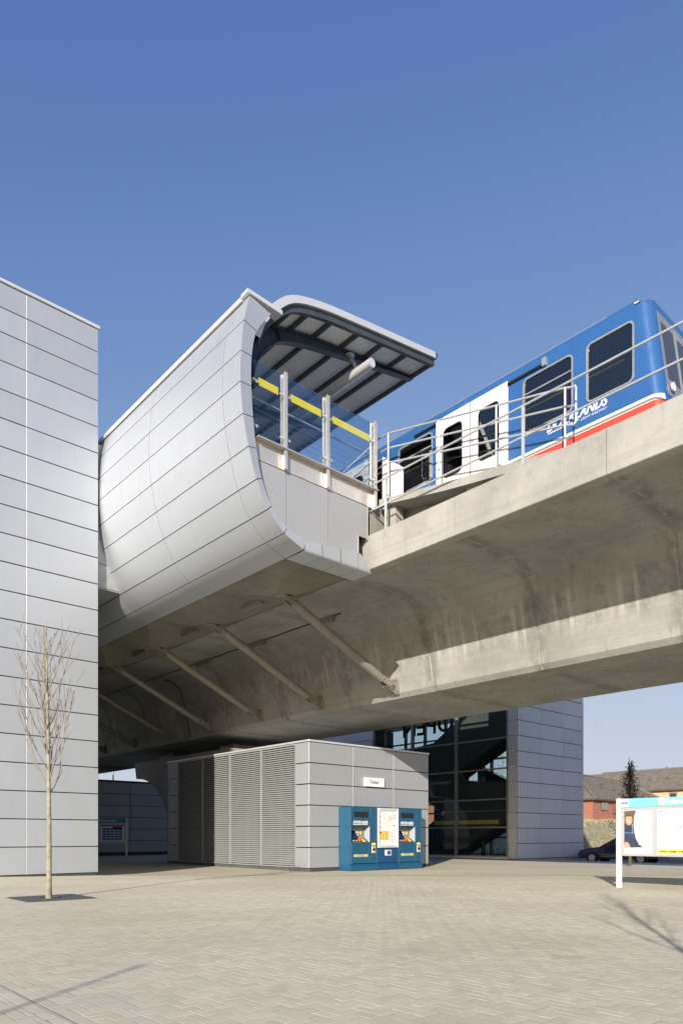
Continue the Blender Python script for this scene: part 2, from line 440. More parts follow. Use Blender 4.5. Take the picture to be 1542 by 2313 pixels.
herring(LINE_X, 26, -8, 26, 0)
herring(-6.0, LINE_X-.206, -8, 26, 0)
y = -6.0
while y < 20:
    addb(LINE_X-.09, y, .09, .18); addb(LINE_X-.205, y+.09, .09, .18); y += .18
bricks.sort(key=lambda b: b[0]*FW.x + b[1]*FW.y)
def brickmesh(mb, cx, cy, w_, l_, z, tx, ty):
    a, b = w_/2 - GAP/2, l_/2 - GAP/2; c = .004
    top = [V(cx+sx*(a-c), cy+sy*(b-c), z + tx*sx*a + ty*sy*b) for sx, sy in ((-1,-1),(1,-1),(1,1),(-1,1))]
    low = [V(cx+sx*a, cy+sy*b, z - .0008 + tx*sx*a + ty*sy*b) for sx, sy in ((-1,-1),(1,-1),(1,1),(-1,1))]
    bot = [V(p.x, p.y, z-.03) for p in low]
    mb.add(top+low+bot, [(0,1,2,3)] + [(i+4, (i+1) % 4+4, (i+1) % 4, i) for i in range(4)] + [(i+8, (i+1) % 4+8, (i+1) % 4+4, i+4) for i in range(4)])
seen = [b for b in bricks if abs(b[0]*RT.x+b[1]*RT.y) < .475*(b[0]*FW.x+b[1]*FW.y) and b[0]*FW.x+b[1]*FW.y > 4.15]
near = set(seen[:300]); protos = {}
rest = MB()
for b in bricks:
    cx, cy, w_, l_ = b; z = G(cx, cy) + random.uniform(-.0006, .0006); tx, ty = random.uniform(-.008,.008), random.uniform(-.008,.008)
    if b in near:
        key = (round(w_,3), round(l_,3))
        if key not in protos:
            q = MB(); brickmesh(q, 0, 0, w_, l_, 0, 0, 0); o = q.build('paver', 'paver', plaza); protos[key] = o; o.location = (cx, cy, z); o.rotation_euler = (ty, -tx, 0)
        else: share(protos[key], (cx, cy, z), plaza, (ty, -tx, 0))
    else: brickmesh(rest, cx, cy, w_, l_, z, tx, ty)
rest.build('paver', 'paver', plaza, 'stuff', fix=False)
bed = MB()
fs = [i*.5 for i in range(6, 45)]
bed.grid([[V(*(FW*f + RT*(k/10.)*(.49*f+1.6))[:2], 0) for k in range(-10, 11)] for f in fs])
for p in bed.v: p.z = G(p.x, p.y) - .0013
bed.build('joint_sand', 'paving_joint', plaza)
MB().box(LINE_X-.112, LINE_X-.094, -6, 20, -.02, .0005).build('edging_strip', 'kerb_stone', plaza)
# kerb, road, bank
kb = None
for k in range(34):
    y0 = -30 + k*3.0
    if kb is None: kb = struct(MB().box(PAVE_X1, PAVE_X1+.15, -30, 72, -.5, -.165, .01).build('kerb', 'kerb_stone'))
rd = struct(MB().quad((PAVE_X1+.15,-60,-.40), (45,-60,-.44), (45,140,-.44), (PAVE_X1+.15,140,-.40)).build('road', 'asphalt'))
for k in range(-4, 14):
    MB().quad((38.9, k*6.0, -.414), (39.02, k*6.0, -.414), (39.02, k*6.0+3, -.414), (38.9, k*6.0+3, -.414)).build('lane_marking', 'white_paint', rd)
struct(MB().box(45, 45.2, -60, 140, -.6, -.30, .01).build('kerb', 'kerb_stone'))
def bank_z(x, y):
    t = min(1, max(0, (x-46)/20)); return -.34 + 2.95*t*t*(3-2*t) + .12*noise.noise(V(x*.15, y*.15, 0))
bank = struct(MB().grid([[V(45.2+i*2.2, -60+j*5, bank_z(45.2+i*2.2, -60+j*5) if i else -.34) for j in range(41)] for i in range(40)]).build('grass_bank', 'dry_grass'))
gm = MB()
rg = random.Random(3)
for k in range(42000):
    x = 45.6 + 26*rg.random()**1.4; y = rg.uniform(4, 62)
    l = x*RT.x + y*RT.y; f = x*FW.x + y*FW.y
    if l/f < .10 or l/f > .52: continue
    z = bank_z(x, y) - .05; h = rg.uniform(.08, .3)*(1.25 if noise.noise(V(x*.3, y*.3, 2)) > .1 else .7); a = rg.uniform(0, PI); wd = .045
    d = V(math.cos(a)*wd, math.sin(a)*wd, 0); ln = V(rg.uniform(-.25,.25), rg.uniform(-.25,.25), 0)*h
    p = V(x, y, z)
    gm.add([p-d, p+d, p+ln+Z_*h], [(0,1,2)])
g_ = gm.build('tall_grass', 'dry_blades', None, 'stuff', fix=False); g_['label'] = 'tall dry straw coloured grass on the bank beyond the road'; g_['category'] = 'grass'

# ---------------------------------------------------------------- viaduct
via = thing('viaduct', 'raw concrete railway viaduct with sloping web and parapet carrying the blue train', 'viaduct', (19.13, 30, 0))
XC = 19.13
half = [(13.22,8.75),(13.22,8.20),(14.4,8.27),(15.30,8.235),(15.75,8.185),(16.05,8.08),(16.25,7.92),(16.36,7.72),(16.42,7.5),(16.62,6.77),(16.82,5.74),(16.94,5.60)]
prof = [V(x,0,z) for x,z in half] + [V(2*XC-x,0,z) for x,z in reversed(half)]
hs = crom([(x,0,z) for x,z in half[1:10]], 3)
near_pts = [V(13.22,0,8.75)] + hs + [V(16.82,0,5.74), V(16.94,0,5.60)]
full = near_pts + [V(2*XC-p.x,0,p.z) for p in reversed(near_pts)]
JY = 10.75; PITCH = 3.8
ctr = V(XC,0,7.4)
def seg(y0, y1, part, b=.028):
    """one cast length between construction joints, its arrises chamfered"""
    mb = MB()
    def ring(y, ins): return [V(p.x, y, p.z) + ((ctr-p).normalized()*ins) for p in full]
    rows = [ring(y0, b), ring(y0+b, 0), ring((y0+y1)/2, 0), ring(y1-b, 0), ring(y1, b)]
    n = len(full)
    m_ = len(near_pts)
    def part(r0, r1, j0, j1, sm): mb.grid([[r[j % n].copy() for j in range(j0, j1+1)] for r in (r0, r1)], sm)
    part(rows[1], rows[3], 1, m_-3, True)                 # soffit, haunch and web: one smooth sweep
    part(rows[1], rows[3], m_+2, 2*m_-2, True)
    for j in (0, m_-3, m_-2, m_-1, m_, m_+1, 2*m_-2, 2*m_-1): part(rows[1], rows[3], j, j+1, False)
    for a_, b_ in ((0,1),(3,4)):
        for j in range(n): part(rows[a_], rows[b_], j, j+1, False)
    mb.add(rows[0], [tuple(range(n))]); mb.add(rows[4], [tuple(range(n-1,-1,-1))])
    return mb
g0 = None
for k in range(-9, 17):
    y0 = JY + PITCH*k
    if g0 is None: g0 = seg(y0, y0+PITCH, via).build('girder_segment', 'concrete_web', via); gy = y0
    else: share(g0, (0, y0-gy, 0), via)
p0 = None
for k in range(-9, 17):
    y0 = JY + PITCH*k + .004; y1 = y0 + PITCH - .008
    if y0 < 13.4:
        if y1 > 13.5: y1 = 14.02
        MB().box(13.14, 13.44, y0, y1, 8.17, 9.09, .014).build('parapet', 'concrete_pale', via)
    MB().box(2*XC-13.44, 2*XC-13.14, JY+PITCH*k+.004, JY+PITCH*(k+1)-.004, 8.17, 9.09, .014).build('parapet', 'concrete_pale', via)
for xx in (15.0, 16.44): MB().box(xx-.035, xx+.035, -22, 74, 8.75, 8.9).build('rail', 'rail_steel', via)
for xx in (20.8, 22.24): MB().box(xx-.035, xx+.035, -22, 74, 8.75, 8.9).build('rail', 'rail_steel', via)
# platform slab carried on raking struts
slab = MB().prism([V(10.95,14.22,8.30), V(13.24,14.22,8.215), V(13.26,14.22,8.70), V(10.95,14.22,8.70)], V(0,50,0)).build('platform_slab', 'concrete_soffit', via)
# faceted edge beam: dips to a node at every strut
SY = [16.13 + 3.77*k for k in range(12)]
eb = MB()
for i, ys in enumerate(SY):
    a, b_ = ys - 1.885, ys + 1.885
    t0, t1 = V(10.86, a, 8.18), V(10.86, b_, 8.18); s0, s1 = V(13.20, a, 8.205), V(13.20, b_, 8.205)
    n0, n1 = V(11.88, ys-.20, 7.88), V(11.88, ys+.20, 7.88); e0, e1 = V(12.50, ys-.20, 7.95), V(12.50, ys+.20, 7.95)
    h0, h1 = V(11.75, a, 8.29), V(11.75, b_, 8.29)
    eb.add([t0, t1, s1, s0, n0, n1, e1, e0, h0, h1], [(0,8,4),(0,4,5,1),(1,5,9),(8,3,7,4),(9,5,6,2),(2,6,7,3),(4,7,6,5)])
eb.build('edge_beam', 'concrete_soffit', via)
for i, ys in enumerate(SY):
    A = V(12.30, ys, 7.90); B = V(16.46, ys, 5.98); d = (B-A).normalized(); n_ = d.cross(Y_).normalized()
    st = MB().tube([A + d*.26, A + d*.38, A + d*.42, B - d*.36], [.11, .135, .135, .135], 20).build('strut', 'strut_paint', via)
    for P, sg in ((A, 1), (B, -1)):
        for off in (-.085, .085):
            e = MB(); c = V(0, off, 0)
            pts = [P + n_*.10 - d*sg*.13, P - n_*.10 - d*sg*.13, P - n_*.115 + d*sg*.34, P + n_*.115 + d*sg*.34]
            e.prism([p + c - V(0,.018,0) for p in pts], V(0,.036,0)); e.build('fork_plate', 'strut_paint', st)
        MB().tube([P - Y_*.15, P + Y_*.15], .058, 16).build('pin', 'strut_paint', st)
    g1 = MB(); wb = V(16.78, ys, 5.95)
    g1.prism([V(16.33, ys-.035, 6.12), V(16.33, ys-.035, 5.90), V(16.74, ys-.035, 5.72), V(16.68, ys-.035, 6.16)], V(0,.07,0)); g1.build('gusset', 'strut_paint', st)
    wd = (V(16.82,0,5.74) - V(16.62,0,6.77)).normalized(); wn = V(wd.z,0,-wd.x); wn = wn if wn.x < 0 else -wn
    MB().obox(V(16.755,ys,5.96) + wn*.025, wd, Y_, wn, .25, .15, .02, .006).build('base_plate', 'strut_paint', st)
    for dy in (-.1, .1):
        for dz in (-.18, .18): MB().disc(V(16.755,ys+dy,5.96) + wd*dz + wn*.045, wn, .022, .02, 6).build('bolt', 'steel_dark', st)
    g2 = MB(); g2.prism([V(12.02, ys-.035, 8.0), V(12.42, ys-.035, 8.0), V(12.40, ys-.035, 7.82), V(12.26, ys-.035, 7.80)], V(0,.07,0)); g2.build('gusset', 'strut_paint', st)
    MB().box(11.98, 12.42, ys-.15, ys+.15, 7.875, 7.91).build('base_plate', 'strut_paint', st)
# luminaires below the deck
for row, (xa, za) in enumerate(((12.45, 8.14), (15.15, 8.13))):
    for i in range(6):
        yc = SY[i] + (1.86 if row == 0 else 1.72); L = .55
        ld = ['leftmost-but-two', 'second', 'third', 'fourth', 'fifth', 'sixth'][i]
        pos = ['nearest strut', 'second strut', 'third strut', 'fourth strut', 'fifth strut', 'sixth strut'][i]
        lab = ('grey batten light under the deck edge, just left of the %s' if row == 0 else 'grey batten light high on the girder web, behind the %s') % pos
        t_ = thing('batten_light', lab, 'light', (xa, yc, za), 'batten lights under the viaduct deck')
        top = 8.31 if row == 0 else 8.245
        MB().box(xa-.07, xa+.07, yc-L, yc+L, za-.02, top).build('housing', 'strut_paint', t_)
        MB().prism([V(xa-.07, yc-L+.03, za-.02), V(xa+.07, yc-L+.03, za-.02), V(xa+.045, yc-L+.03, za-.09), V(xa-.045, yc-L+.03, za-.09)], V(0, 2*L-.06, 0)).build('diffuser', 'lamp_diffuser', t_)
cd = MB().tube([V(15.15,17.0,8.22), V(15.15,40,8.22)], .018, 6); cd.build('conduit', 'steel_dark', via)
cd = MB().tube([V(12.7,17.0,8.22), V(12.7,40,8.22)], .015, 6); cd.build('conduit', 'steel_dark', via)
yb = SY[3] + 1.9
cd = MB().tube([V(15.15,yb,8.2), V(15.9,yb,8.11), V(16.3,yb,7.8), V(16.55,yb,6.9), V(16.8,yb,5.65)], .03, 6); cd.build('downpipe', 'steel_dark', via)

# pier with flared head
pier = thing('viaduct_pier', 'concrete pier with flared curved head under the viaduct behind the ticket kiosk', 'pier', (19.1, 31.6, -.17))
pc = 31.6
cv = [(4.75,5.02),(4.55,4.22)]
for k in range(0, 15):
    a = k/14*PI/2; cv.append((4.55 - 3.5*math.sin(a), 4.18 - 2.7*(1-math.cos(a))))
cv.append((1.05, -.3))
poly = [V(17.4, pc+h_, z) for h_, z in cv] + [V(17.4, pc-h_, z) for h_, z in reversed(cv)]
MB().prism(poly, V(3.4,0,0)).build('flared_head', 'concrete_pale', pier)
for yy, xx in [(JY+PITCH*k_ + o_, x_) for k_ in range(-4, 6) for o_, x_ in ((.9, 17.9), (2.7, 18.3), (1.4, 20.2), (3.2, 20.6))]:
    MB().disc(V(xx, yy, 5.598), -Z_, .035, .004, 8).build('tie_hole', 'joint_dark', via)
for dy in (-3.0, 3.0):
    MB().box(18.3, 19.9, pc+dy-.6, pc+dy+.6, 5.02, 5.38, .02).build('bearing_plinth', 'concrete_pale', pier)
    MB().box(18.6, 19.6, pc+dy-.4, pc+dy+.4, 5.38, 5.605).build('bearing', 'steel_dark', pier)

# ---------------------------------------------------------------- platform pod: curved cladding
FOLD = [(9.26,13.45),(9.10,12.80),(9.02,12.08),(9.00,11.37),(9.07,10.67),(9.22,9.98),(9.44,9.30),(9.78,8.72),(10.25,8.29),(10.84,8.05)]
INNER = [(9.87,13.32),(9.46,12.72),(9.32,12.08),(9.31,11.39),(9.36,10.70),(9.45,10.02),(9.60,9.38),(9.89,8.83),(10.34,8.47),(10.90,8.285)]
Y0 = 13.50; NS = 6
pod = thing('platform_enclosure', 'curved silver panelled wall of the raised platform with splayed open end', 'building', (9.2, 17, 8.0))
FC = crom([(x,0,z) for x,z in FOLD], NS); IC = crom([(x,0,z) for x,z in INNER], NS)
def nrm(i):
    a, b = FC[max(0,i-1)], FC[min(len(FC)-1, i+1)]; d = (b-a).normalized(); return V(d.z, 0, -d.x)*1.0   # outward (-x)
def outward(i):
    n = nrm(i); return n if n.x < 0 else -n
seams = [Y0, 14.24, 17.92, 21.6, 25.3, 29.0, 32.7]
for r in range(len(FOLD)-1):
    for c in range(len(seams)-1):
        ya, yb = seams[c] + (.008 if c else 0), seams[c+1]-.008
        rows = []
        idx = list(range(r*NS, (r+1)*NS+1)); g = .011
        pts = []
        for q, i in enumerate(idx):
            p = FC[i].copy()
            if q == 0: p += (FC[i+1]-p).normalized()*g
            if q == len(idx)-1: p += (FC[i-1]-p).normalized()*g
            pts.append((p, -outward(i)))
        mb = MB()
        ny = 2
        mb.grid([[V(p.x, ya+(yb-ya)*j/ny, p.z) for j in range(ny+1)] for p, n in pts])
        ring = [V(p.x,ya,p.z) for p,n in pts] + [V(p.x,yb,p.z) for p,n in reversed(pts)]
        rn = [n for p,n in pts] + [n for p,n in reversed(pts)]
        n_ = len(ring); mb.add(ring + [p + n*.035 for p,n in zip(ring, rn)], [(i, (i+1) % n_, (i+1) % n_+n_, i+n_) for i in range(n_)])
        mb.build('curved_panel', 'silver', pod)
bk = MB()
bk.grid([[V(p.x, y, p.z) - outward(i)*.03 for y in (Y0+.06, 32.7)] for i, p in enumerate(FC)]); bk.build('backing', 'joint_dark', pod)
# splayed end strip
def xz(p, y): return V(p[0], y, p[1])
for r in range(len(FOLD)-1):
    a = [FC[i] for i in range(r*NS, (r+1)*NS+1)]; b = [IC[i] for i in range(r*NS, (r+1)*NS+1)]
    g = .011
    for L in (a, b):
        L[0] = L[0] + (L[1]-L[0]).normalized()*g; L[-1] = L[-1] + (L[-2]-L[-1]).normalized()*g
    mb = MB(); mb.grid([[V(p.x+.003, Y0-.002, p.z), V(q.x, Y0+.015, q.z)] for p, q in zip(a, b)], False)
    mb.grid([[V(q.x, Y0+.015, q.z), V(q.x, Y0+.16, q.z)] for q in b], True)
    mb.grid([[V(p.x+.003, Y0-.002, p.z), V(p.x+.003, Y0+.03, p.z)] for p in a], True)
    for e in (0, -1):
        mb.quad(V(a[e].x, Y0-.002, a[e].z), V(b[e].x, Y0+.015, b[e].z), V(b[e].x, Y0+.06, b[e].z), V(a[e].x, Y0+.04, a[e].z))
    mb.build('end_strip_panel', 'silver', pod)
lx = [10.86, 11.43, 12.04, 12.65]
def zin(x): return 8.285 + (x-10.9)*.115
for i in range(3):
    xa, xb = lx[i]+.008, lx[i+1]-.008
    mb = MB().quad(V(xa, Y0-.002, 8.052), V(xb, Y0-.002, 8.052), V(xb, Y0+.015, min(8.5, zin(xb))), V(xa, Y0+.015, zin(xa)))
    mb.quad(V(xa, Y0-.002, 8.052), V(xb, Y0-.002, 8.052), V(xb, Y0+.03, 8.052), V(xa, Y0+.03, 8.052))
    mb.quad(V(xa, Y0+.015, zin(xa)), V(xb, Y0+.015, min(8.5, zin(xb))), V(xb, Y0+.16, min(8.5, zin(xb))), V(xa, Y0+.16, zin(xa)))
    mb.build('end_strip_panel', 'silver', pod)
    MB().panel(V(xa, Y0+.01, 8.03), Y_*1., X_, -Z_, .70, xb-xa, .02, .004).build('soffit_panel', 'silver', pod)
MB().prism([V(12.658,Y0-.002,8.052), V(13.12,Y0-.002,8.052), V(12.74,Y0+.01,8.46), V(12.658,Y0+.01,8.46)], V(0,.03,0)).build('end_strip_panel', 'silver', pod)
MB().panel(V(12.658, Y0+.01, 8.03), Y_*1., X_, -Z_, .70, .46, .02, .004).build('soffit_panel', 'silver', pod)
MB().quad(V(10.8, Y0+.05, 8.06), V(13.05, Y0+.05, 8.06), V(12.70, Y0+.05, 8.45), V(10.8, Y0+.05, 8.25)).build('backing', 'joint_dark', pod)
bs = MB(); bs.grid([[V(p.x, Y0+.035, p.z), V(q.x, Y0+.055, q.z)] for p, q in zip(FC, IC)], False); bs.build('backing', 'joint_dark', pod)
# lining of the inside
ln = MB(); ln.grid([[V(p.x, y, p.z) for y in (Y0+.16, 32.7)] for p in IC]); ln.build('inner_lining', 'soffit_grey', pod)
# cap flashing
cp = MB(); cp.prism([V(9.19,Y0+.23,13.40), V(9.19,Y0+.23,13.52), V(9.42,Y0+.23,13.54), V(9.42,Y0+.23,13.47)], V(0,18.9,0)); cp.build('cap_flashing', 'alu_trim', pod)
cp = MB(); cp.prism([V(9.17,Y0-.05,13.45), V(9.17,Y0-.05,13.535), V(10.15,Y0-.05,13.50), V(10.15,Y0-.05,13.40)], V(0,.28,0)); cp.build('cap_flashing', 'alu_trim', pod)
# closing wall under the glass
def zlow(x):
    best = None
    for i in range(len(IC)-1):
        p, q = IC[i], IC[i+1]
        if p.z < 10.2 and min(p.x,q.x) <= x <= max(p.x,q.x): best = p.z + (q.z-p.z)*(x-p.x)/(q.x-p.x+1e-9)
    return best if best is not None else zin(x)
YW = 13.64
for xa, xb in ((9.52,10.40),(10.40,11.74),(11.74,13.11)):
    a, b = xa+.008, xb-.008; n = 14
    low = []
    for k in range(n+1):
        x = a + (b-a)*k/n; low.append(V(x, YW, max(zlow(x)-.02, 8.25)))
    if xb > 13: low = [p for p in low if p.x < 12.75] + [V(12.75,YW,zin(12.75)-.02), V(12.75,YW,8.99), V(13.10,YW,8.99)]
    top = [V(b, YW, 9.85), V(a, YW, 9.85)]
    MB().prism(low + top, V(0,.03,0)).build('wall_panel', 'silver_kiosk', pod)
MB().box(9.80, 13.1, YW+.035, YW+.06, 9.12, 9.84).build('backing', 'joint_dark', pod)
MB().box(12.755, 12.775, YW-.02, YW+.20, 8.46, 8.99).build('closer_trim', 'stainless_dull', pod)
MB().box(13.095, 13.125, YW-.01, YW+.2, 8.95, 9.86).build('closer_trim', 'stainless_dull', pod)
# steel upstand channel
MB().box(9.50, 13.38, YW+.02, YW+.06, 9.865, 10.32).build('upstand_web', 'stainless', pod)
MB().box(9.50, 13.40, YW-.14, YW+.06, 10.32, 10.345).build('upstand_flange', 'stainless_dull', pod)
MB().box(9.52, 13.12, YW-.02, YW+.03, 9.852, 9.864).build('upstand_flange', 'stainless_dull', pod)
# platform floor inside
MB().box(10.2, 14.10, 13.75, 60, 9.75, 10.02).build('platform_floor', 'concrete_pale', pod)
MB().box(14.12, 14.2, 10.15, 60, 8.75, 9.98).build('platform_edge_wall', 'concrete', pod)
MB().box(13.3, 14.1, 13.72, 13.9, 8.75, 9.74).build('platform_end_wall', 'concrete', pod)

# ---------------------------------------------------------------- glass screen on the platform end
gs = thing('glass_screen', 'clear glass windbreak with steel posts and yellow ribbed bands at platform end', 'glass screen', (11.5, YW, 9.86))
PX = [10.33, 11.66, 13.33]
for x in PX:
    p = MB().box(x-.045, x+.045, YW-.10, YW-.06, 9.86, 12.17).box(x-.012, x+.012, YW-.06, YW+.05, 9.86, 12.17).box(x-.045, x+.045, YW+.05, YW+.065, 10.35, 12.17)
    p.build('post', 'stainless', gs)
    MB().quad(V(x-.16,YW+.015,9.87), V(x-.03,YW+.015,9.87), V(x-.03,YW+.015,10.31), V(x-.16,YW+.015,10.31)).build('stiffener', 'stainless', gs)
spans = [(9.46, 10.27), (10.40, 11.60), (11.73, 13.27)]
for a, b in spans:
    MB().box(a, b, YW-.02, YW-.008, 10.42, 12.13).build('pane', 'glass_clear', gs)
    MB().box(a+.12, b-.12, YW-.026, YW-.022, 11.58, 11.76).build('yellow_band', 'glass_yellow_strip', gs)
    for x, sx in ((a, 1), (b, -1)):
        for z in (11.66, 10.62):
            c = MB().tube([V(x+sx*.06,YW-.035,z-.03), V(x+sx*.06,YW-.06,z-.03)], .035, 12).tube([V(x+sx*.06,YW-.05,z-.03), V(x-sx*.06,YW-.05,z)], .016, 8)
            c.build('clamp', 'stainless', gs)
cr = thing('cable_railing', 'round steel handrail with thin horizontal wires behind the glass screen', 'railing', (11.6, 14.3, 10.02))
MB().tube([V(9.45,14.3,11.74), V(13.85,14.3,11.74)], .03, 10).build('handrail', 'galv', cr)
for k in range(9): MB().tube([V(9.45,14.3,10.3+k*.15), V(13.85,14.3,10.3+k*.15)], .005, 5, False).build('wire', 'galv', cr)
for x in (9.6, 10.9, 12.3, 13.8): MB().box(x-.02, x+.02, 14.28, 14.32, 10.02, 11.72).build('post', 'stainless_dull', cr)

# ---------------------------------------------------------------- canopy
can = thing('platform_canopy', 'curved canopy roof with pale fascia and dark steel ribs over the platform', 'canopy', (12, 20, 13.3))
CO = [(9.62,12.95),(9.80,13.40),(10.18,13.92),(10.79,14.44),(11.77,14.75),(13.2,15.0),(14.6,15.22),(16.15,15.46)]
OC = crom([(x,0,z) for x,z in CO], 6)
def cn(L, i):
    d = (L[min(i+1,len(L)-1)] - L[max(i-1,0)]).normalized(); return V(-d.z, 0, d.x)
Yc, Ye = 13.92, 33.0
U = [p - cn(OC,i)*.22 for i, p in enumerate(OC)]
rf = MB(); rf.grid([[V(p.x, y, p.z) for y in (Yc, Ye)] for p in OC]); rf.build('roof_sheet', 'alu_trim', can)
fa = MB()
fa.grid([[V(p.x,Yc-.02,p.z+.01), V(q.x,Yc-.02,q.z+.06)] for p, q in zip(OC, U)], False)
fa.grid([[V(p.x,Yc-.02,p.z+.01), V(p.x,Yc+.05,p.z+.01)] for p in OC])
fa.grid([[V(q.x,Yc-.02,q.z+.06), V(q.x,Yc+.05,q.z+.06)] for q in U])
fa.build('fascia', 'alu_trim', can)
e0, e1 = OC[-1], U[-1]
MB().prism([V(e0.x,Yc-.02,e0.z+.012), V(e0.x+.12,Yc-.02,e0.z-.02), V(e1.x+.03,Yc-.02,e1.z+.05), V(e1.x,Yc-.02,e1.z+.06)], V(0,Ye-Yc,0)).build('gutter_edge', 'steel_dark', can)
# lining boards between purlins
npur = 9; st_i = 6
pi_ = [round(st_i + (len(U)-1-st_i)*k/npur) for k in range(npur+1)]
bays = [Yc+.05, 14.92, 18.7, 22.4, 26.1, 29.8, Ye]
for b in range(len(bays)-1):
    for k in range(npur):
        ii = range(pi_[k], pi_[k+1]+1)
        mb = MB(); mb.grid([[V(U[i].x, y, U[i].z+.03) for y in (bays[b], bays[b+1])] for i in ii]); mb.build('soffit_board', 'soffit_grey', can)
lo = MB(); lo.grid([[V(U[i].x, y, U[i].z+.03) for y in (Yc+.05, Ye)] for i in range(0, st_i+1)]); lo.build('soffit_board', 'steel_navy', can)
for k in range(npur+1):
    p = U[pi_[k]]; n = cn(U, pi_[k]); t = V(n.z,0,-n.x)
    for ya, yb in ((Yc+.165, Ye),):
        q = V(p.x,0,p.z)
        MB().prism([V(*(q+t*.045+n*.03))+V(0,ya,0), V(*(q-t*.045+n*.03))+V(0,ya,0), V(*(q-t*.045-n*.07))+V(0,ya,0), V(*(q+t*.045-n*.07))+V(0,ya,0)], V(0,yb-ya,0)).build('purlin', 'steel_dark', can)
fr = MB(); fr.grid([[V(q.x,Yc+.051,q.z+.055), V(q.x,Yc+.051,q.z-.13)] for q in [U[i] - cn(U,i)*0 for i in range(len(U))]], False)
fr.grid([[V(q.x,Yc+.051,q.z-.13), V(q.x,Yc+.16,q.z-.13)] for q in U]); fr.build('edge_member', 'steel_dark', can)
for y in bays[1:-1]:
    N = [cn(U,i) for i in range(len(U))]
    Tn = [U[i] - N[i]*.03 for i in range(len(U))]; Bt = [U[i] - N[i]*(.42 + .10*max(0, 1-i/14) - .30*max(0, (i-16)/26)) for i in range(len(U))]
    rb = MB()
    rb.grid([[V(a.x,y,a.z), V(b_.x,y,b_.z)] for a, b_ in zip(Tn, Bt)], True)
    for L, sgn in ((Tn, -1), (Bt, 1)):
        rb.grid([[V(p.x,y-.09,p.z), V(p.x,y+.09,p.z)] for p in L]); LL = [p + N[i]*.025*sgn for i, p in enumerate(L)]
        rb.grid([[V(p.x,y-.09,p.z), V(p.x,y+.09,p.z)] for p in LL])
        rb.grid([[V(p.x,y-.09,p.z), V(q.x,y-.09,q.z)] for p, q in zip(L, LL)], False)
    rb.build('rib', 'steel_navy', can, fix=False)
    for i in (19, 36):
        MB().quad(V(Tn[i].x,y-.085,Tn[i].z), V(Tn[i].x,y-.004,Tn[i].z), V(Bt[i].x,y-.004,Bt[i].z), V(Bt[i].x,y-.085,Bt[i].z)).build('stiffener', 'steel_dark', can)
# tubular luminaire hung from the first rib
lt = thing('tube_light', 'silver tubular light hung on a bracket from the canopy rib', 'light', (13.6, 14.0, 14.1))
MB().tube([V(13.6,13.97,14.06), V(13.6,17.2,14.06)], .125, 24).build('tube', 'alu_trim', lt)
MB().prism([V(13.56,14.78,14.68), V(13.56,14.92,14.68), V(13.56,14.60,14.15), V(13.56,14.52,14.15)], V(.03,0,0)).build('bracket', 'alu_trim', lt)
MB().disc(V(13.575,14.85,14.66), Z_, .14, .025, 16).build('mounting_plate', 'alu_trim', lt)

# ---------------------------------------------------------------- lift tower (left) and link
tw = thing('lift_tower', 'tall silver panelled lift tower filling the left edge', 'building', (6, 22, -.05))
zt = [-.02 + .80*k for k in range(21)]; zt[-1] = 15.87; zt.append(16.56)
xs = [8.94 - 2.11*k for k in range(4, -1, -1)]
clad(tw, xs, zt, 21.14, 'silver', hg=.027, vg=.009)
ys_ = [21.14 + .0 + 2.11*k for k in range(0, 10)]
clad(tw, ys_, zt, 8.94, 'silver', axis='y', sgn=1)
MB().box(xs[0]+.02, 8.90, 21.18, ys_[-1], -.3, 16.5).build('core', 'joint_dark', tw)
for x in xs[1:-1]: MB().box(x-.004, x+.004, 21.152, 21.17, 0, 16.5).build('seam_strip', 'louvre', tw)
MB().box(xs[0]-.05, 8.985, 21.09, ys_[-1]+.05, 16.575, 16.66, .01).build('coping', 'alu_trim', tw)
lk = thing('link_bridge', 'dim grey bridge wall between the lift tower and the curved platform wall', 'building', (9.2, 22, 8.8))
MB().prism([V(8.95,21.42,8.76), V(10.35,21.42,8.76), V(10.35,21.42,13.2), V(8.95,21.42,13.2)], V(0,4,0)).build('wall', 'link_grey', lk)
for k in range(6): MB().panel(V(8.955,21.40,8.80+k*.74), X_, Z_, -Y_, 1.0, .71, .015, .004).build('panel', 'link_grey', lk)

# ---------------------------------------------------------------- unseen block added behind the train, shaped to shade the stair tower
op = thing('added_shade_block', 'unseen silver panelled block added across the tracks to shade the stair tower', 'building', (27, 16.5, 8.6))
oz = [8.62 + .75*k for k in range(9)]
clad(op, [25.3, 27.0, 28.8], oz, 13.3, 'silver'); clad(op, [13.3, 15.3, 17.3, 19.3], oz, 28.8, 'silver', axis='y', sgn=1); clad(op, [13.3, 15.3, 17.3, 19.3], oz, 25.3, 'silver', axis='y', sgn=-1)
MB().box(25.34, 28.76, 13.34, 19.3, 8.6, 14.6).build('core', 'joint_dark', op)
MB().box(25.2, 28.9, 13.2, 19.4, 14.63, 14.75).build('coping', 'alu_trim', op)
MB().box(2*XC-13.3, 28.8, 13.2, 33, 8.05, 8.6).build('platform_slab', 'concrete', op)

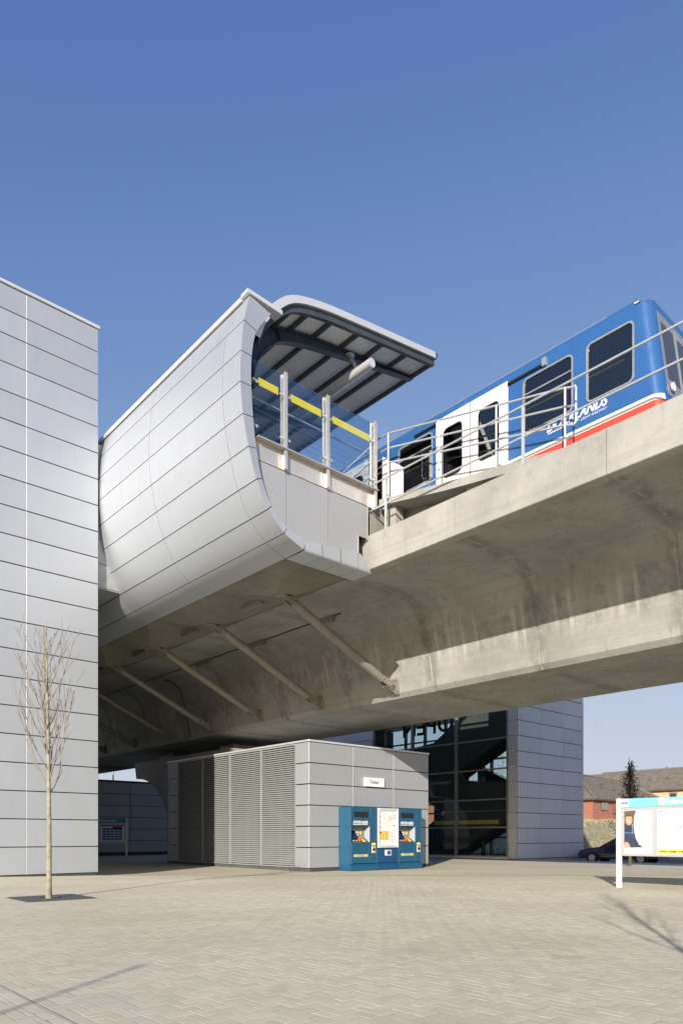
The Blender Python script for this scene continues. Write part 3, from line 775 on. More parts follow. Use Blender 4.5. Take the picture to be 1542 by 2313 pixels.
# ---------------------------------------------------------------- train
tr = thing('train', 'blue and white light rail train with red stripe running on the viaduct', 'train', (15.7, 12, 8.9))
TX, TW = 14.40, 2.62
ZB, ZT = 9.56, 12.13            # side sheet bottom and top
YF, YR = 6.98, 20.6
RAKE = .145
def rrect(y0, y1, z0, z1, r, n=4):
    pts = []
    for cy, cz, a0 in ((y1-r, z1-r, 0), (y0+r, z1-r, PI/2), (y0+r, z0+r, PI), (y1-r, z0+r, 1.5*PI)):
        for k in range(n+1):
            a = a0 + PI/2*k/n; pts.append((cy + r*math.cos(a), cz + r*math.sin(a)))
    return pts
def ringcell(mb, x, cell, hole, r):
    y0, y1, z0, z1 = cell; inn = rrect(*hole, r); n = len(inn); out_ = []
    cy, cz = (hole[0]+hole[1])/2, (hole[2]+hole[3])/2
    q = n//4
    cor = [(y1,z1),(y0,z1),(y0,z0),(y1,z0)]
    for k in range(4):
        for j in range(q):
            p = inn[k*q+j]; t = j/(q-1)
            # march along the rectangle edge through the corner
            if k == 0: o = (y1, p[1] + (z1-p[1])*min(1, t*2)) if t <= .5 else (y1 + (p[0]-y1)*(t-.5)*2, z1)
            elif k == 1: o = (p[0] + (y0-p[0])*min(1,t*2), z1) if t <= .5 else (y0, z1 + (p[1]-z1)*(t-.5)*2)
            elif k == 2: o = (y0, p[1] + (z0-p[1])*min(1,t*2)) if t <= .5 else (y0 + (p[0]-y0)*(t-.5)*2, z0)
            else: o = (p[0] + (y1-p[0])*min(1,t*2), z0) if t <= .5 else (y1, z0 + (p[1]-z0)*(t-.5)*2)
            out_.append(o)
    vs = [V(x,a,b) for a,b in inn] + [V(x,a,b) for a,b in out_]
    mb.add(vs, [(i, (i+1) % n, (i+1) % n+n, i+n) for i in range(n)])
WZ0, WZ1 = 10.60, 11.84
wins = [(7.02, 8.04), (8.42, 9.66), (12.52, 13.72), (14.2, 15.6), (18.4, 19.9)]
doors = [(10.10, 12.36), (16.0, 18.2)]
items = sorted([('w', a, b) for a, b in wins] + [('d', a, b) for a, b in doors], key=lambda t: t[1])
body = MB(); cur = YF
cells = []
for k, (kind, a, b) in enumerate(items):
    if kind == 'w':
        c0 = max(cur, a-.10); c1 = b+.10
        if c0 > cur+.001: body.quad(V(TX,cur,ZB), V(TX,c0,ZB), V(TX,c0,ZT), V(TX,cur,ZT))
        ringcell(body, TX, (c0, c1, WZ0-.1, ZT), (a, b, WZ0, WZ1), .11)
        body.quad(V(TX,c0,ZB), V(TX,c1,ZB), V(TX,c1,WZ0-.1), V(TX,c0,WZ0-.1)); cur = c1
    else:
        if a > cur: body.quad(V(TX,cur,ZB), V(TX,a,ZB), V(TX,a,ZT), V(TX,cur,ZT))
        body.quad(V(TX,a,12.06), V(TX,b,12.06), V(TX,b,ZT), V(TX,a,ZT)); cur = b
body.quad(V(TX,cur,ZB), V(TX,YR,ZB), V(TX,YR,ZT), V(TX,cur,ZT))
# roof curve, far side
arc = [V(TX+.30-.30*math.cos(a*PI/2/6), 0, ZT+.22*math.sin(a*PI/2/6)) for a in range(7)] + [V(TX+.8,0,ZT+.31), V(TX+TW/2,0,ZT+.35)]
arc += [V(2*TX+TW-p.x, 0, p.z) for p in reversed(arc[:-1])]
body.grid([[V(p.x, YF, p.z), V(p.x, YR, p.z)] for p in arc])
body.quad(V(TX+TW,YF,ZB), V(TX+TW,YR,ZB), V(TX+TW,YR,ZT), V(TX+TW,YF,ZT))
body.quad(V(TX,YF,ZB), V(TX+TW,YF,ZB), V(TX+TW,YR,ZB), V(TX,YR,ZB))
body.prism([V(TX,YR,ZB), V(TX+TW,YR,ZB), V(TX+TW,YR,ZT), V(TX+TW/2,YR,ZT+.34), V(TX,YR,ZT)], V(0,.01,0))
# nose: rounded corners, raked front
def nose(z, off=0.):
    r = .25; yf = 6.34 + RAKE*max(0, z-9.6)/2.4*2.2; pts = []
    pts.append(V(TX-off, YF, z))
    for k in range(9):
        a = PI/2*k/8; pts.append(V(TX + r - (r+off)*math.cos(a), yf + r - (r+off)*math.sin(a), z))
    for k in range(9):
        a = PI/2*(1-k/8); pts.append(V(TX+TW - r + (r+off)*math.cos(a), yf + r - (r+off)*math.sin(a), z))
    pts.append(V(TX+TW+off, YF, z)); return pts
zs = [ZB, 10.1, 10.55, 11.2, 11.7, ZT]
nr = [nose(z) for z in zs]
body.grid(nr)
topr = nr[-1]
cxy = V(TX+TW/2, YF+.1, ZT+.34)
rows = [topr]
for k in range(1, 6):
    t = k/5; a = t*PI/2
    rows.append([V(p.x + (cxy.x-p.x)*(1-math.cos(a))*.55, p.y + (YF-p.y)*(1-math.cos(a)), ZT + .33*math.sin(a)*(1-abs((p.x-cxy.x)/(TW/2))**4*.9*(1-t)-0)) for p in topr])
body.grid(rows)
body.build('body', 'train_blue', tr, fix=False)
MB().box(TX+.35, TX+TW-.35, YF+.8, YR-1, ZT+.25, ZT+.42, .05).build('roof_unit', 'train_grey', tr)
# underframe and bogies
MB().box(TX+.25, TX+TW-.25, 7.2, YR-.2, 9.05, ZB-.005).build('underframe', 'black', tr)
for yb in (8.6, 10.4, 17.0, 18.8):
    for xx in (15.0, 16.44): MB().tube([V(xx-.06,yb,9.26), V(xx+.06,yb,9.26)], .36, 18).build('wheel', 'rail_steel', tr)
# stripes
def stripe(z0, z1, mat, off):
    for a, b in [(YF, 10.10), (12.36, 16.0), (18.2, YR)]:
        mb = MB().quad(V(TX-off,a,z0), V(TX-off,b,z0), V(TX-off,b,z1), V(TX-off,a,z1))
        if a == YF: mb.grid([nose(z0, off)[:8], nose(z1, off)[:8]])
        mb.build('stripe', mat, tr)
stripe(9.985, 10.11, 'train_white', .004); stripe(9.562, 9.985, 'train_red', .0035)
# front end
fy = lambda z: 6.34 + RAKE*max(0, z-9.6)/2.4*2.2
def front(x0, x1, z0, z1, name, mat, off):
    return MB().prism([V(x0,fy(z0)-off,z0), V(x1,fy(z0)-off,z0), V(x1,fy(z1)-off,z1), V(x0,fy(z1)-off,z1)], V(0,.03,0)).build(name, mat, tr)
front(TX+.30, TX+TW-.30, 10.15, 12.0, 'end_panel', 'train_grey', .006)
front(TX+.40, TX+.98, 10.55, 11.80, 'windscreen', 'window_dark', .012); front(TX+1.64, TX+2.22, 10.55, 11.80, 'windscreen', 'window_dark', .012)
front(TX+1.06, TX+1.56, 10.15, 11.9, 'end_door', 'frame_grey', .014)
front(TX+1.13, TX+1.49, 10.7, 11.75, 'end_door_window', 'window_dark', .020)
for x0 in (TX+.36, TX+2.04): MB().disc(V(x0+.11, fy(10.36)-.04, 10.36), -Y_, .09, .03, 14).build('headlight', 'lens_white', tr)
MB().box(TX+.5, TX+TW-.5, 6.05, 6.5, 9.2, 9.6, .05).build('coupler', 'galv', tr)
MB().box(TX+.005, TX+.03, 6.90, 6.99, 12.17, 12.2).build('roof_lamp', 'lens_white', tr)
for i, (a, b) in enumerate(wins):
    fm = MB(); o_ = rrect(a-.03, b+.03, WZ0-.03, WZ1+.03, .13); i_ = rrect(a+.005, b-.005, WZ0+.005, WZ1-.005, .105); n = len(o_)
    fm.add([V(TX-.010,*p) for p in o_] + [V(TX-.010,*p) for p in i_] + [V(TX+.03,*p) for p in i_] + [V(TX+.002,*p) for p in o_],
           [(k,(k+1) % n,(k+1) % n+n,k+n) for k in range(n)] + [(k+n,(k+1) % n+n,(k+1) % n+2*n,k+2*n) for k in range(n)] + [(k,(k+1) % n,(k+1) % n+3*n,k+3*n) for k in range(n)])
    wn = fm.build('window', 'frame_grey', tr, fix=False)
    if i: MB().box(TX-.004, TX+.018, a, b, 11.48, 11.51).build('transom', 'frame_grey', wn)
    MB().add([V(TX+.02,*p) for p in rrect(a, b, WZ0, WZ1, .105)], [tuple(range(20))]).build('pane', 'glass_train', wn)
for a, b in doors:
    mid = (a+b)/2
    for p0_, p1_ in ((a+.01, mid-.012), (mid+.012, b-.01)):
        mb = MB(); ringcell(mb, TX-.02, (p0_, p1_, 9.60, 12.045), (p0_+.24, p1_-.24, 10.42, 11.72), .14)
        for s_ in ((p0_, p1_, 9.60, 9.60), ): pass
        mb.quad(V(TX-.02,p0_,9.60), V(TX+.03,p0_,9.60), V(TX+.03,p0_,12.045), V(TX-.02,p0_,12.045)); mb.quad(V(TX-.02,p1_,9.60), V(TX+.03,p1_,9.60), V(TX+.03,p1_,12.045), V(TX-.02,p1_,12.045))
        mb.quad(V(TX-.02,p0_,12.045), V(TX-.02,p1_,12.045), V(TX+.03,p1_,12.045), V(TX+.03,p0_,12.045))
        dr = mb.build('door', 'train_white', tr, fix=False)
        fm = MB(); o_ = rrect(p0_+.235, p1_-.235, 10.415, 11.725, .145); i_ = rrect(p0_+.265, p1_-.265, 10.445, 11.695, .12); n = len(o_)
        fm.add([V(TX-.026,*p) for p in o_] + [V(TX-.026,*p) for p in i_], [(k,(k+1) % n,(k+1) % n+n,k+n) for k in range(n)]); fm.build('seal', 'rubber', dr)
        MB().add([V(TX-.012,*p) for p in o_], [tuple(range(20))]).build('pane', 'glass_train', dr)
    MB().box(TX-.015, TX+.02, mid-.011, mid+.011, 9.62, 12.04).build('door_seal', 'rubber', tr)
    MB().box(TX-.03, TX+.0, mid-.10, mid-.05, 11.0, 11.08).build('door_button', 'frame_grey', tr)
    for s0, s1 in ((a-.95, a-.0), (b, b+.75)):
        MB().box(TX-.045, TX-.002, s0, s1, 11.93, 11.985).build('door_track', 'black', tr)
    MB().box(TX-.06, TX-.002, a-1.05, a-.95, 11.91, 12.09).build('track_end', 'frame_grey', tr)
# interior
MB().box(TX+.10, TX+TW-.10, YF+.35, YR-.1, 9.64, 9.98).build('floor', 'train_inside', tr)
MB().box(TX+1.9, TX+TW-.12, YF+.35, YR-.1, 10.0, ZT).build('far_wall', 'train_inside', tr)
for z in (11.40, 10.75): MB().tube([V(TX+.55,YF+.5,z+.1), V(TX+.55,YR-.3,z+.1)], .018, 6).build('grab_rail', 'yellow', tr)
for y in (8.9, 10.6, 11.6, 13.0, 15.0, 17.2): MB().tube([V(TX+.6,y,9.98), V(TX+.6,y,ZT+.1)], .025, 8).build('grab_pole', 'pole_red', tr)
for y in (7.6, 9.5, 13.3, 14.8, 19.0): MB().box(TX+.12, TX+.75, y-.28, y+.28, 9.98, 10.5, .05).build('seat', 'print_navy', tr)
text('lettering', 'DOCKLANDS', 'print_white', tr, V(TX-.003,9.05,10.355), -Y_, Z_, .29, .002, .008, .35, 1.50)
MB().box(TX-.005, TX-.001, 8.25, 9.02, 10.30, 10.322).build('underline', 'print_white', tr)
text('small_lettering', 'LIGHT RAILWAY', 'print_white', tr, V(TX-.003,8.20,10.265), -Y_, Z_, .07, .002, .0, .35, .62)

# ---------------------------------------------------------------- railings on the viaduct and platform ramp
rl = thing('parapet_railing', 'galvanised two rail guard railing along the concrete parapet', 'railing', (13.29, 3, 9.09))
for ratio in (.706, .655):
    z = EYE + ratio*13.29
    MB().tube([V(13.29,13.95,z), V(13.29,-16,z)], .024, 10).build('rail', 'galv', rl)
MB().tube([V(13.29,13.95,EYE+.706*13.29), V(13.29,13.98,EYE+.70*13.29), V(13.29,13.98,EYE+.66*13.29), V(13.29,13.95,EYE+.655*13.29)], .024, 10).build('end_bend', 'galv', rl)
for k in range(-6, 1):
    y = 13.13 + 4.19*k
    MB().box(13.265, 13.315, y-.025, y+.025, 9.07, EYE+.706*13.29+.01).build('post', 'galv', rl)
    MB().box(13.22, 13.36, y-.09, y+.09, 9.085, 9.10).build('foot_plate', 'galv', rl)
RX = 13.75
rp = thing('platform_end_ramp', 'sloping concrete slab stepping down from the platform end', 'ramp', (13.9, 11, 9.3))
MB().prism([V(13.50,13.6,10.14), V(13.50,11.3,9.76), V(13.50,8.0,9.28), V(13.50,8.0,9.08), V(13.50,11.3,9.56), V(13.50,13.6,9.98)], V(.62,0,0)).build('slab', 'concrete_pale', rp)
for y, z in ((13.3,9.9),(10.6,9.5),(8.3,9.15)): MB().box(13.66, 13.96, y-.16, y+.16, 8.75, z).build('upstand', 'concrete_pale', rp)
MB().prism([V(14.02,13.5,10.12), V(14.02,9.0,9.44), V(14.02,9.0,9.60), V(14.02,13.5,10.28)], V(.03,0,0)).build('kick_plate', 'galv', rp)
wp = tag(MB().prism([V(13.98,13.2,10.15), V(13.98,13.97,10.15), V(13.98,13.97,11.62), V(13.98,13.2,11.04)], V(.05,0,0)).build('end_screen', 'white_paint'), 'white solid side screen with sloping top at the platform end', 'screen')
rr = thing('ramp_railing', 'galvanised three rail tubular railing sloping along the platform end ramp', 'railing', (RX, 11, 9.5))
yp = [13.95, 13.5, 11.72, 9.98, 8.20, 7.98]
def zr(y): return 11.98 if y > 13.4 else 11.98 - (13.5-y)*.238
offs = [0, -.40, -.80]
for d in offs:
    MB().tube([V(RX, y, zr(y)+d - (.03 if y == 7.98 else 0)) for y in yp], .024, 10).build('rail', 'galv', rr)
for y0, q in ((13.95, 1), (7.98, -1)):
    MB().tube([V(RX,y0,zr(y0)), V(RX,y0+.04*q,zr(y0)-.05), V(RX,y0+.04*q,zr(y0)-.77), V(RX,y0,zr(y0)-.82)], .024, 10).build('end_bend', 'galv', rr)
for y in (13.5, 11.72, 9.98, 8.20):
    zb = 9.28 + (y-8.0)*.145 if y < 11.3 else 9.76 + (y-11.3)*.165
    MB().tube([V(RX,y,zb), V(RX,y,zr(y))], .026, 10).build('post', 'galv', rr); MB().box(RX-.06, RX+.06, y-.06, y+.06, zb-.02, zb+.015).build('foot_plate', 'galv', rr)

# ---------------------------------------------------------------- ticket kiosk
ki = thing('ticket_kiosk', 'low grey panelled kiosk with louvred side standing under the viaduct', 'building', (19, 24, -.17))
KX, KY = 15.89, 19.507; KX1, KY1 = 22.23, 29.77
kz = [-.055, .687, 1.439, 2.191, 2.943, 3.695, 4.44]
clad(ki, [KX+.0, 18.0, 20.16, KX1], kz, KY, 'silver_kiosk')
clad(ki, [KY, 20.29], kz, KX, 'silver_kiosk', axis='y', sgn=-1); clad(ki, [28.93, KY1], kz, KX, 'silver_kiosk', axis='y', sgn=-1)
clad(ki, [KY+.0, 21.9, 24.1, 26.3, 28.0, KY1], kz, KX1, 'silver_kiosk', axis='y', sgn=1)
MB().box(KX+.14, KX1-.035, KY+.035, KY1-.02, -.2, 4.40).build('core', 'joint_dark', ki)
MB().box(KX+.06, KX1-.06, KY+.06, KY1, -.25, -.06).build('plinth', 'dark_recess', ki)
for x in (18.0, 20.16): MB().box(x-.005, x+.005, KY+.006, KY+.03, -.05, 4.44).build('seam_strip', 'alu_trim', ki)
MB().box(KX-.03, KX1+.03, KY-.03, KY1+.03, 4.445, 4.515, .008).build('coping', 'alu_trim', ki)
ly = [20.29, 22.46, 24.63, 26.78, 28.93]; NSL = 56; sl0 = None
for i in range(4):
    a, b = ly[i]+.012, ly[i+1]-.012
    fr_ = MB().box(KX+.02, KX+.06, a, a+.03, -.04, 4.43).box(KX+.02, KX+.06, b-.03, b, -.04, 4.43).box(KX+.005, KX+.06, a+.03, b-.03, 4.38, 4.43).box(KX+.005, KX+.06, a+.03, b-.03, -.04, .0)
    lv = fr_.build('louvre_panel', 'louvre', ki)
    dz = 4.34/NSL
    for k in range(NSL):
        zc = .03 + dz*k
        if sl0 is None:
            q = MB(); L = (b-a)/2 - .008
            q.prism([V(.012,-L,0), V(.012,-L,.012), V(.085,-L,.062), V(.085,-L,.050)], V(0,2*L,0))
            sl0 = q.build('slat', 'louvre', None, fix=True); sl0.parent = lv
            sl0.location = V(KX, (a+b)/2, zc) - ki.location
        else: share(sl0, V(KX, (a+b)/2, zc) - ki.location, lv)
ts = thing('ticket_sign', 'small white wall sign reading Tickets with an arrow above the machines', 'sign', (19.05, KY-.03, 3.0))
MB().box(18.55, 19.56, KY-.10, KY-.002, 2.97, 3.31, .01).build('board', 'white_paint', ts)
text('lettering', 'Tickets', 'print_navy', ts, V(18.76,KY-.101,3.085), X_, Z_, .20, .001, .004, 0, .48)
MB().box(19.285, 19.30, KY-.103, KY-.1005, 3.09, 3.18).box(19.285, 19.35, KY-.103, KY-.1005, 3.18, 3.195).build('arrow', 'print_grey', ts)
MB().add([V(19.34,KY-.102,3.225), V(19.34,KY-.102,3.15), V(19.385,KY-.102,3.1875)], [(0,1,2)]).build('arrow_head', 'print_grey', ts)

# ---------------------------------------------------------------- ticket machines
MYF = 18.85; GZ = -.165
def machine(x0, label):
    w_ = 1.34; x1 = x0 + w_; xs_ = x0 + .99
    t_ = thing('ticket_machine', label, 'ticket machine', (x0+w_/2, MYF+.3, GZ), 'blue ticket machines at the kiosk wall')
    y = MYF
    MB().box(x0, x0+.05, y, KY-.005, GZ+.24, 2.16, .004).build('side_panel', 'teal_light', t_)
    MB().box(x1-.03, x1, y+.0, KY-.005, GZ+.24, 2.16, .004).build('side_panel', 'teal_light', t_)
    MB().prism([V(x0,y-.03,GZ), V(x0,y-.03,GZ+.16), V(x0,y+.02,GZ+.24), V(x0,KY-.01,GZ+.24), V(x0,KY-.01,GZ)], V(w_,0,0)).build('base', 'teal_machine', t_)
    MB().box(x0+.052, x1-.032, y+.05, KY-.01, 2.05, 2.155).build('top', 'teal_machine', t_)
    MB().box(x0+.052, x1-.032, KY-.20, KY-.01, GZ+.24, 2.05).build('back', 'teal_machine', t_)
    # upper fascia with display, then recess, then door
    MB().box(x0+.052, xs_, y+.01, y+.14, 1.46, 2.155, .006).build('upper_fascia', 'teal_machine', t_)
    MB().box(x0+.17, xs_-.11, y+.002, y+.02, 1.78, 1.98).build('display', 'black', t_)
    MB().box(x0+.052, xs_, y-.012, y+.02, 1.66, 1.68).build('hood_lip', 'teal_door', t_)
    text('lettering', 'DOCKLANDS', 'print_white', t_, V(x0+.13,y+.008,1.555), X_, Z_, .135, .002, .006, .3, .74)
    MB().box(x0+.13, x0+.54, y+.005, y+.009, 1.50, 1.525).box(x0+.57, x0+.86, y+.005, y+.009, 1.505, 1.535).build('underline', 'print_white', t_)
    # recessed desk
    MB().quad(V(x0+.06,y+.30,1.45), V(xs_-.01,y+.30,1.45), V(xs_-.01,y+.30,.88), V(x0+.06,y+.30,.88)).build('recess_back', 'print_grey', t_)
    MB().quad(V(xs_-.02,y+.02,1.46), V(xs_-.02,y+.30,1.46), V(xs_-.02,y+.30,.86), V(xs_-.02,y+.02,.86)).build('recess_side', 'print_pale', t_)
    MB().prism([V(x0+.06,y+.02,.86), V(x0+.06,y+.29,1.02), V(x0+.06,y+.29,.84), V(x0+.06,y+.02,.84)], V(xs_-.03-x0-.06,0,0)).build('desk', 'dark_recess', t_)
    MB().obox(V(x0+.26,y+.17,1.15), X_, V(0,.5,.86), V(0,-.86,.5), .17, .17, .012).build('screen', 'screen_blue', t_)
    MB().box(x0+.34, x0+.46, y+.27, y+.285, 1.28, 1.34).box(x0+.50, x0+.60, y+.26, y+.285, 1.19, 1.26).box(x0+.53, x0+.60, y+.25, y+.285, 1.10, 1.17).build('label_plate', 'print_white', t_)
    MB().disc(V(x0+.74,y+.285,1.20), -Y_, .06, .02, 14).build('coin_slot', 'yellow', t_)
    MB().disc(V(x0+.50,y+.06,.98), -Y_, .085, .02, 14).build('coin_tray', 'orange', t_)
    MB().add([V(x0+.64,y+.04,.89), V(x0+.80,y+.04,.89), V(x0+.64,y+.10,1.02)], [(0,1,2)]).build('note_guide', 'yellow_print', t_)
    for k in (0, 1): MB().disc(V(x0+.16+.14*k,y+.03,.93), -Y_, .022, .02, 10).build('button', 'print_white', t_)
    MB().box(x0+.055, x0+.90, y-.0, y+.05, GZ+.26, .83, .006).build('door', 'teal_machine', t_)
    MB().box(x0+.905, xs_, y+.006, y+.05, GZ+.26, .83, .004).build('door_edge', 'teal_machine', t_)
    MB().box(x0+.15, x0+.86, y-.012, y+.0, .33, .43).build('ticket_tray', 'stainless_dull', t_)
    MB().box(x0+.18, x0+.33, y-.02, y-.013, .35, .41).box(x0+.68, x0+.83, y-.02, y-.013, .35, .41).build('tray_mark', 'yellow', t_)
    MB().box(xs_+.004, x1-.034, y+.005, y+.05, GZ+.26, .855, .004).build('side_door', 'teal_machine', t_)
    MB().box(xs_+.004, x1-.034, y+.01, y+.06, .86, 2.155, .004).build('upper_side', 'teal_machine', t_)
    MB().box(xs_+.07, x1-.10, y-.008, y+.004, .76, .84).build('yellow_label', 'yellow_print', t_)
    MB().box(xs_+.06, x1-.09, y-.02, y+.004, .46, .74, .01).build('card_slot', 'stainless', t_)
    MB().box(xs_+.09, x1-.13, y-.03, y-.02, .56, .64).build('slot_mouth', 'black', t_)
    MB().box(xs_+.09, x1-.12, y-.026, y-.02, .48, .53).build('slot_mark', 'yellow', t_)
    return t_
machine(17.28, 'blue ticket machine at the kiosk corner side, left of the framed map')
machine(19.745, 'blue ticket machine right of the framed map, farther from the louvred side')
pc_ = thing('poster_case', 'blue cabinet with framed white map poster between the two ticket machines', 'poster case', (19.18, MYF+.3, GZ))
a, b = 18.63, 19.735
MB().prism([V(a,MYF-.02,GZ), V(a,MYF-.02,GZ+.17), V(a,MYF+.03,GZ+.26), V(a,KY-.01,GZ+.26), V(a,KY-.01,GZ)], V(b-a,0,0)).build('base', 'teal_door', pc_)
MB().box(a, b, MYF+.005, MYF+.10, GZ+.27, .63, .005).build('door', 'teal_door', pc_)
MB().box(a+.0, b, MYF+.09, KY-.01, GZ+.26, 2.10).build('cabinet', 'teal_door', pc_)
fr_ = MB(); fx0, fx1, fz0, fz1 = a+.01, b-.01, .655, 2.14
for q in ((fx0, fx0+.07, fz0, fz1), (fx1-.07, fx1, fz0, fz1), (fx0+.07, fx1-.07, fz1-.10, fz1), (fx0+.07, fx1-.07, fz0, fz0+.09)): fr_.box(q[0], q[1], MYF-.05, MYF+.06, q[2], q[3], .006)
fr_.build('frame', 'alu_trim', pc_)
px0, px1, pz0, pz1 = fx0+.07, fx1-.07, fz0+.09, fz1-.10
po = MB().box(px0, px1, MYF-.02, MYF+.04, pz0, pz1).build('poster', 'print_white', pc_)
yq = MYF-.022
rq = random.Random(5)
mp = MB()
for k in range(26):
    x = rq.uniform(px0+.22, px1-.05); z = rq.uniform(pz0+.72, pz1-.12); dx, dz = rq.choice(((.12,0),(.0,.12),(.09,.09),(.09,-.09)))
    x2, z2 = min(px1-.04, x+dx*2), min(pz1-.1, max(pz0+.7, z+dz*2)); d = V(x2-x,0,z2-z); n = V(-d.z,0,d.x).normalized()*.006
    if d.length > .02: mp.quad(V(x,yq,z)-n, V(x2,yq,z2)-n, V(x2,yq,z2)+n, V(x,yq,z)+n)
mp.build('map_lines', 'print_pale', po, 'stuff')
MB().box(px0+.01, px0+.5, yq, yq+.001, pz0+.20, pz0+.54).build('fare_table', 'ochre_print', po)
tl = MB()
for k in range(3):
    for j in range(2): tl.box(px0+.13+.21*j, px0+.20+.21*j, yq-.002, yq-.001, pz0+.24+.10*k, pz0+.27+.10*k)
tl.build('fare_text', 'timber', po, 'stuff')
tl = MB()
for k in range(9): tl.box(px0+.55, px1-.06-.1*(k % 3 == 0), yq, yq+.001, pz0+.10+.055*k, pz0+.115+.055*k)
for k in range(4): tl.box(px0+.03, px0+.10, yq, yq+.001, pz1-.25-.2*k, pz1-.19-.2*k)
tl.box(px0+.02, px0+.26, yq, yq+.001, pz1-.06, pz1-.045); tl.build('small_print', 'print_pale', po, 'stuff')
MB().box(19.02, 19.37, MYF-.003, MYF+.004, .36, .57, .002).build('card_sticker', 'print_white', pc_); MB().box(19.14, 19.34, MYF-.006, MYF-.0035, .39, .54).build('sticker_print', 'print_blue', pc_)
MB().box(19.52, 19.56, MYF-.012, MYF+.004, .10, .32, .005).build('door_handle', 'black', pc_)

# ---------------------------------------------------------------- stair tower
sw = thing('stair_tower', 'glazed stair tower with blue-grey panelled end wall behind the viaduct', 'building', (34, 27, -.17))
SX, SYY, SX1, SY1 = 31.19, 21.39, 37.87, 38.0
zz_ = [-.10 + .802*k for k in range(12)]
clad(sw, [31.30, 33.475, 35.64, SX1], zz_, SYY, 'blue_grey_panel', hg=.03, vg=.02)
clad(sw, [SYY, 21.92], zz_, SX+.02, 'blue_grey_panel', axis='y', sgn=-1, hg=.012, vg=.01)
clad(sw, [32.0, 34.0, 36.0, 38.0], zz_, SX+.02, 'blue_grey_panel', axis='y', sgn=-1, hg=.03)
clad(sw, [SYY, 23.4, 25.0], zz_, SX1, 'blue_grey_panel', axis='y', sgn=1, hg=.03)
MB().box(31.34, SX1-.04, SYY+.04, SYY+.22, -.2, 8.7).build('end_wall', 'joint_dark', sw)
MB().box(31.25, SX1-.05, 36.6, SY1, -.2, 8.7).build('rear_core', 'joint_dark', sw)
MB().box(31.25, 31.45, 32.06, 36.6, -.2, 8.7).build('side_wall', 'joint_dark', sw)
MB().box(31.2, SX1-.0, SYY+.02, SY1, 8.75, 9.05).build('roof', 'blue_grey_panel', sw)
MB().box(SX+.03, SX1-.1, SYY+.03, SY1-.1, -.30, -.118).build('plinth', 'kerb_stone', sw)
MB().box(SX+.0, SX+.28, 21.92, 32.0, -.118, -.02).build('sill', 'alu_trim', sw)
tz = [0.0, 1.55, 3.05, 4.66, 6.27, 7.8]; my = [21.95, 25.40, 28.7, 32.0]
for y in my: MB().box(SX+.02, SX+.20, y-.07, y+.07, -.02, 8.75).build('mullion', 'mullion', sw)
for i in range(3):
    for k, z in enumerate(tz):
        MB().box(SX+.03, SX+.15, my[i]+.07, my[i+1]-.07, z-.04, z+.04).build('transom', 'mullion', sw)
    for k in range(len(tz)-1): MB().box(SX+.08, SX+.095, my[i]+.07, my[i+1]-.07, tz[k]+.04, tz[k+1]-.04).build('pane', 'glass_stair', sw)
BX = 36.6
for y in (25.0, 26.9, 28.8, 30.6, 32.4, 34.2, 36.3): MB().box(BX-.1, BX+.1, y-.07, y+.07, -.118, 8.75).build('rear_mullion', 'mullion', sw)
for k, z in enumerate((-.05, 1.0, 2.6, 4.3, 5.9, 7.5)): MB().box(BX-.06, BX+.06, 21.6, 36.4, z-.05, z+.05).build('rear_transom', 'mullion', sw)
ry = [21.7, 25.0, 26.9, 28.8, 30.6, 32.4, 34.2, 36.3]
for i in range(7): MB().box(BX-.008, BX+.008, ry[i]+.07, ry[i+1]-.07, 0.0, 8.7).build('rear_pane', 'glass_stair', sw)
text('lettering', 'OPEN', 'teal_letters', sw, V(BX+.02, 29.95, 8.02), Y_, Z_, 1.55, .004, .03, 0, 4.55)
# flights
def flight(y0, z0, y1, z1, xa, xb):
    d = V(0, y1-y0, z1-z0); n = d.cross(X_).normalized(); n = n if n.z > 0 else -n
    f_ = MB().prism([V(xa,y0,z0), V(xa,y1,z1), V(xa,y1,z1)-n*.35, V(xa,y0,z0)-n*.35], V(xb-xa,0,0)).build('flight', 'stair_dark', sw)
    ns = 14
    for k in range(ns):
        ya, za = y0+(y1-y0)*k/ns, z0+(z1-z0)*k/ns; yb = y0+(y1-y0)*(k+1)/ns
        MB().box(xa+.06, xb-.06, min(ya,yb), max(ya,yb), za, za+(z1-z0)/ns).build('step', 'stair_dark', f_)
    for xx in (xb-.05,):
        MB().prism([V(xx,y0,z0), V(xx,y1,z1), V(xx,y1,z1+1.05), V(xx,y0,z0+1.05)], V(.05,0,0)).build('balustrade', 'stair_dark', f_)
        MB().tube([V(xx+.025,y0,z0+1.12), V(xx+.025,y1,z1+1.12)], .025, 6).build('handrail', 'stainless_dull', f_)
flight(27.5, -.1, 22.9, 2.25, 32.3, 34.0); flight(22.9, 2.3, 27.5, 4.45, 34.3, 36.0); flight(27.5, 4.5, 22.9, 6.9, 32.3, 34.0)
for y0, y1, z in ((21.65, 22.9, 2.3), (27.5, 29.0, 4.48), (21.65, 22.9, 6.92)):
    MB().box(32.3, 36.0, y0, y1, z-.3, z).build('landing', 'stair_dark', sw)
for pts in ([(29.2,-.1),(26.9,-.1),(23.2,1.72),(21.65,2.3),(21.65,2.42),(27.0,2.42),(29.2,1.30)],
            [(21.65,2.42),(27.0,2.42),(31.6,4.75),(31.6,6.25),(27.9,6.62),(26.0,4.82),(25.4,4.1),(21.65,4.1)],
            [(27.9,6.62),(26.0,4.82),(23.2,6.2),(21.65,6.9),(21.65,8.7),(24.3,8.7),(26.28,7.59)]):
    MB().prism([V(32.24, y, z) for y, z in pts], V(.05,0,0)).build('balustrade', 'stair_dark', sw)
    MB().tube([V(32.20, y, z+.06) for y, z in pts[-3:-1]], .025, 6).build('handrail', 'stainless_dull', sw)
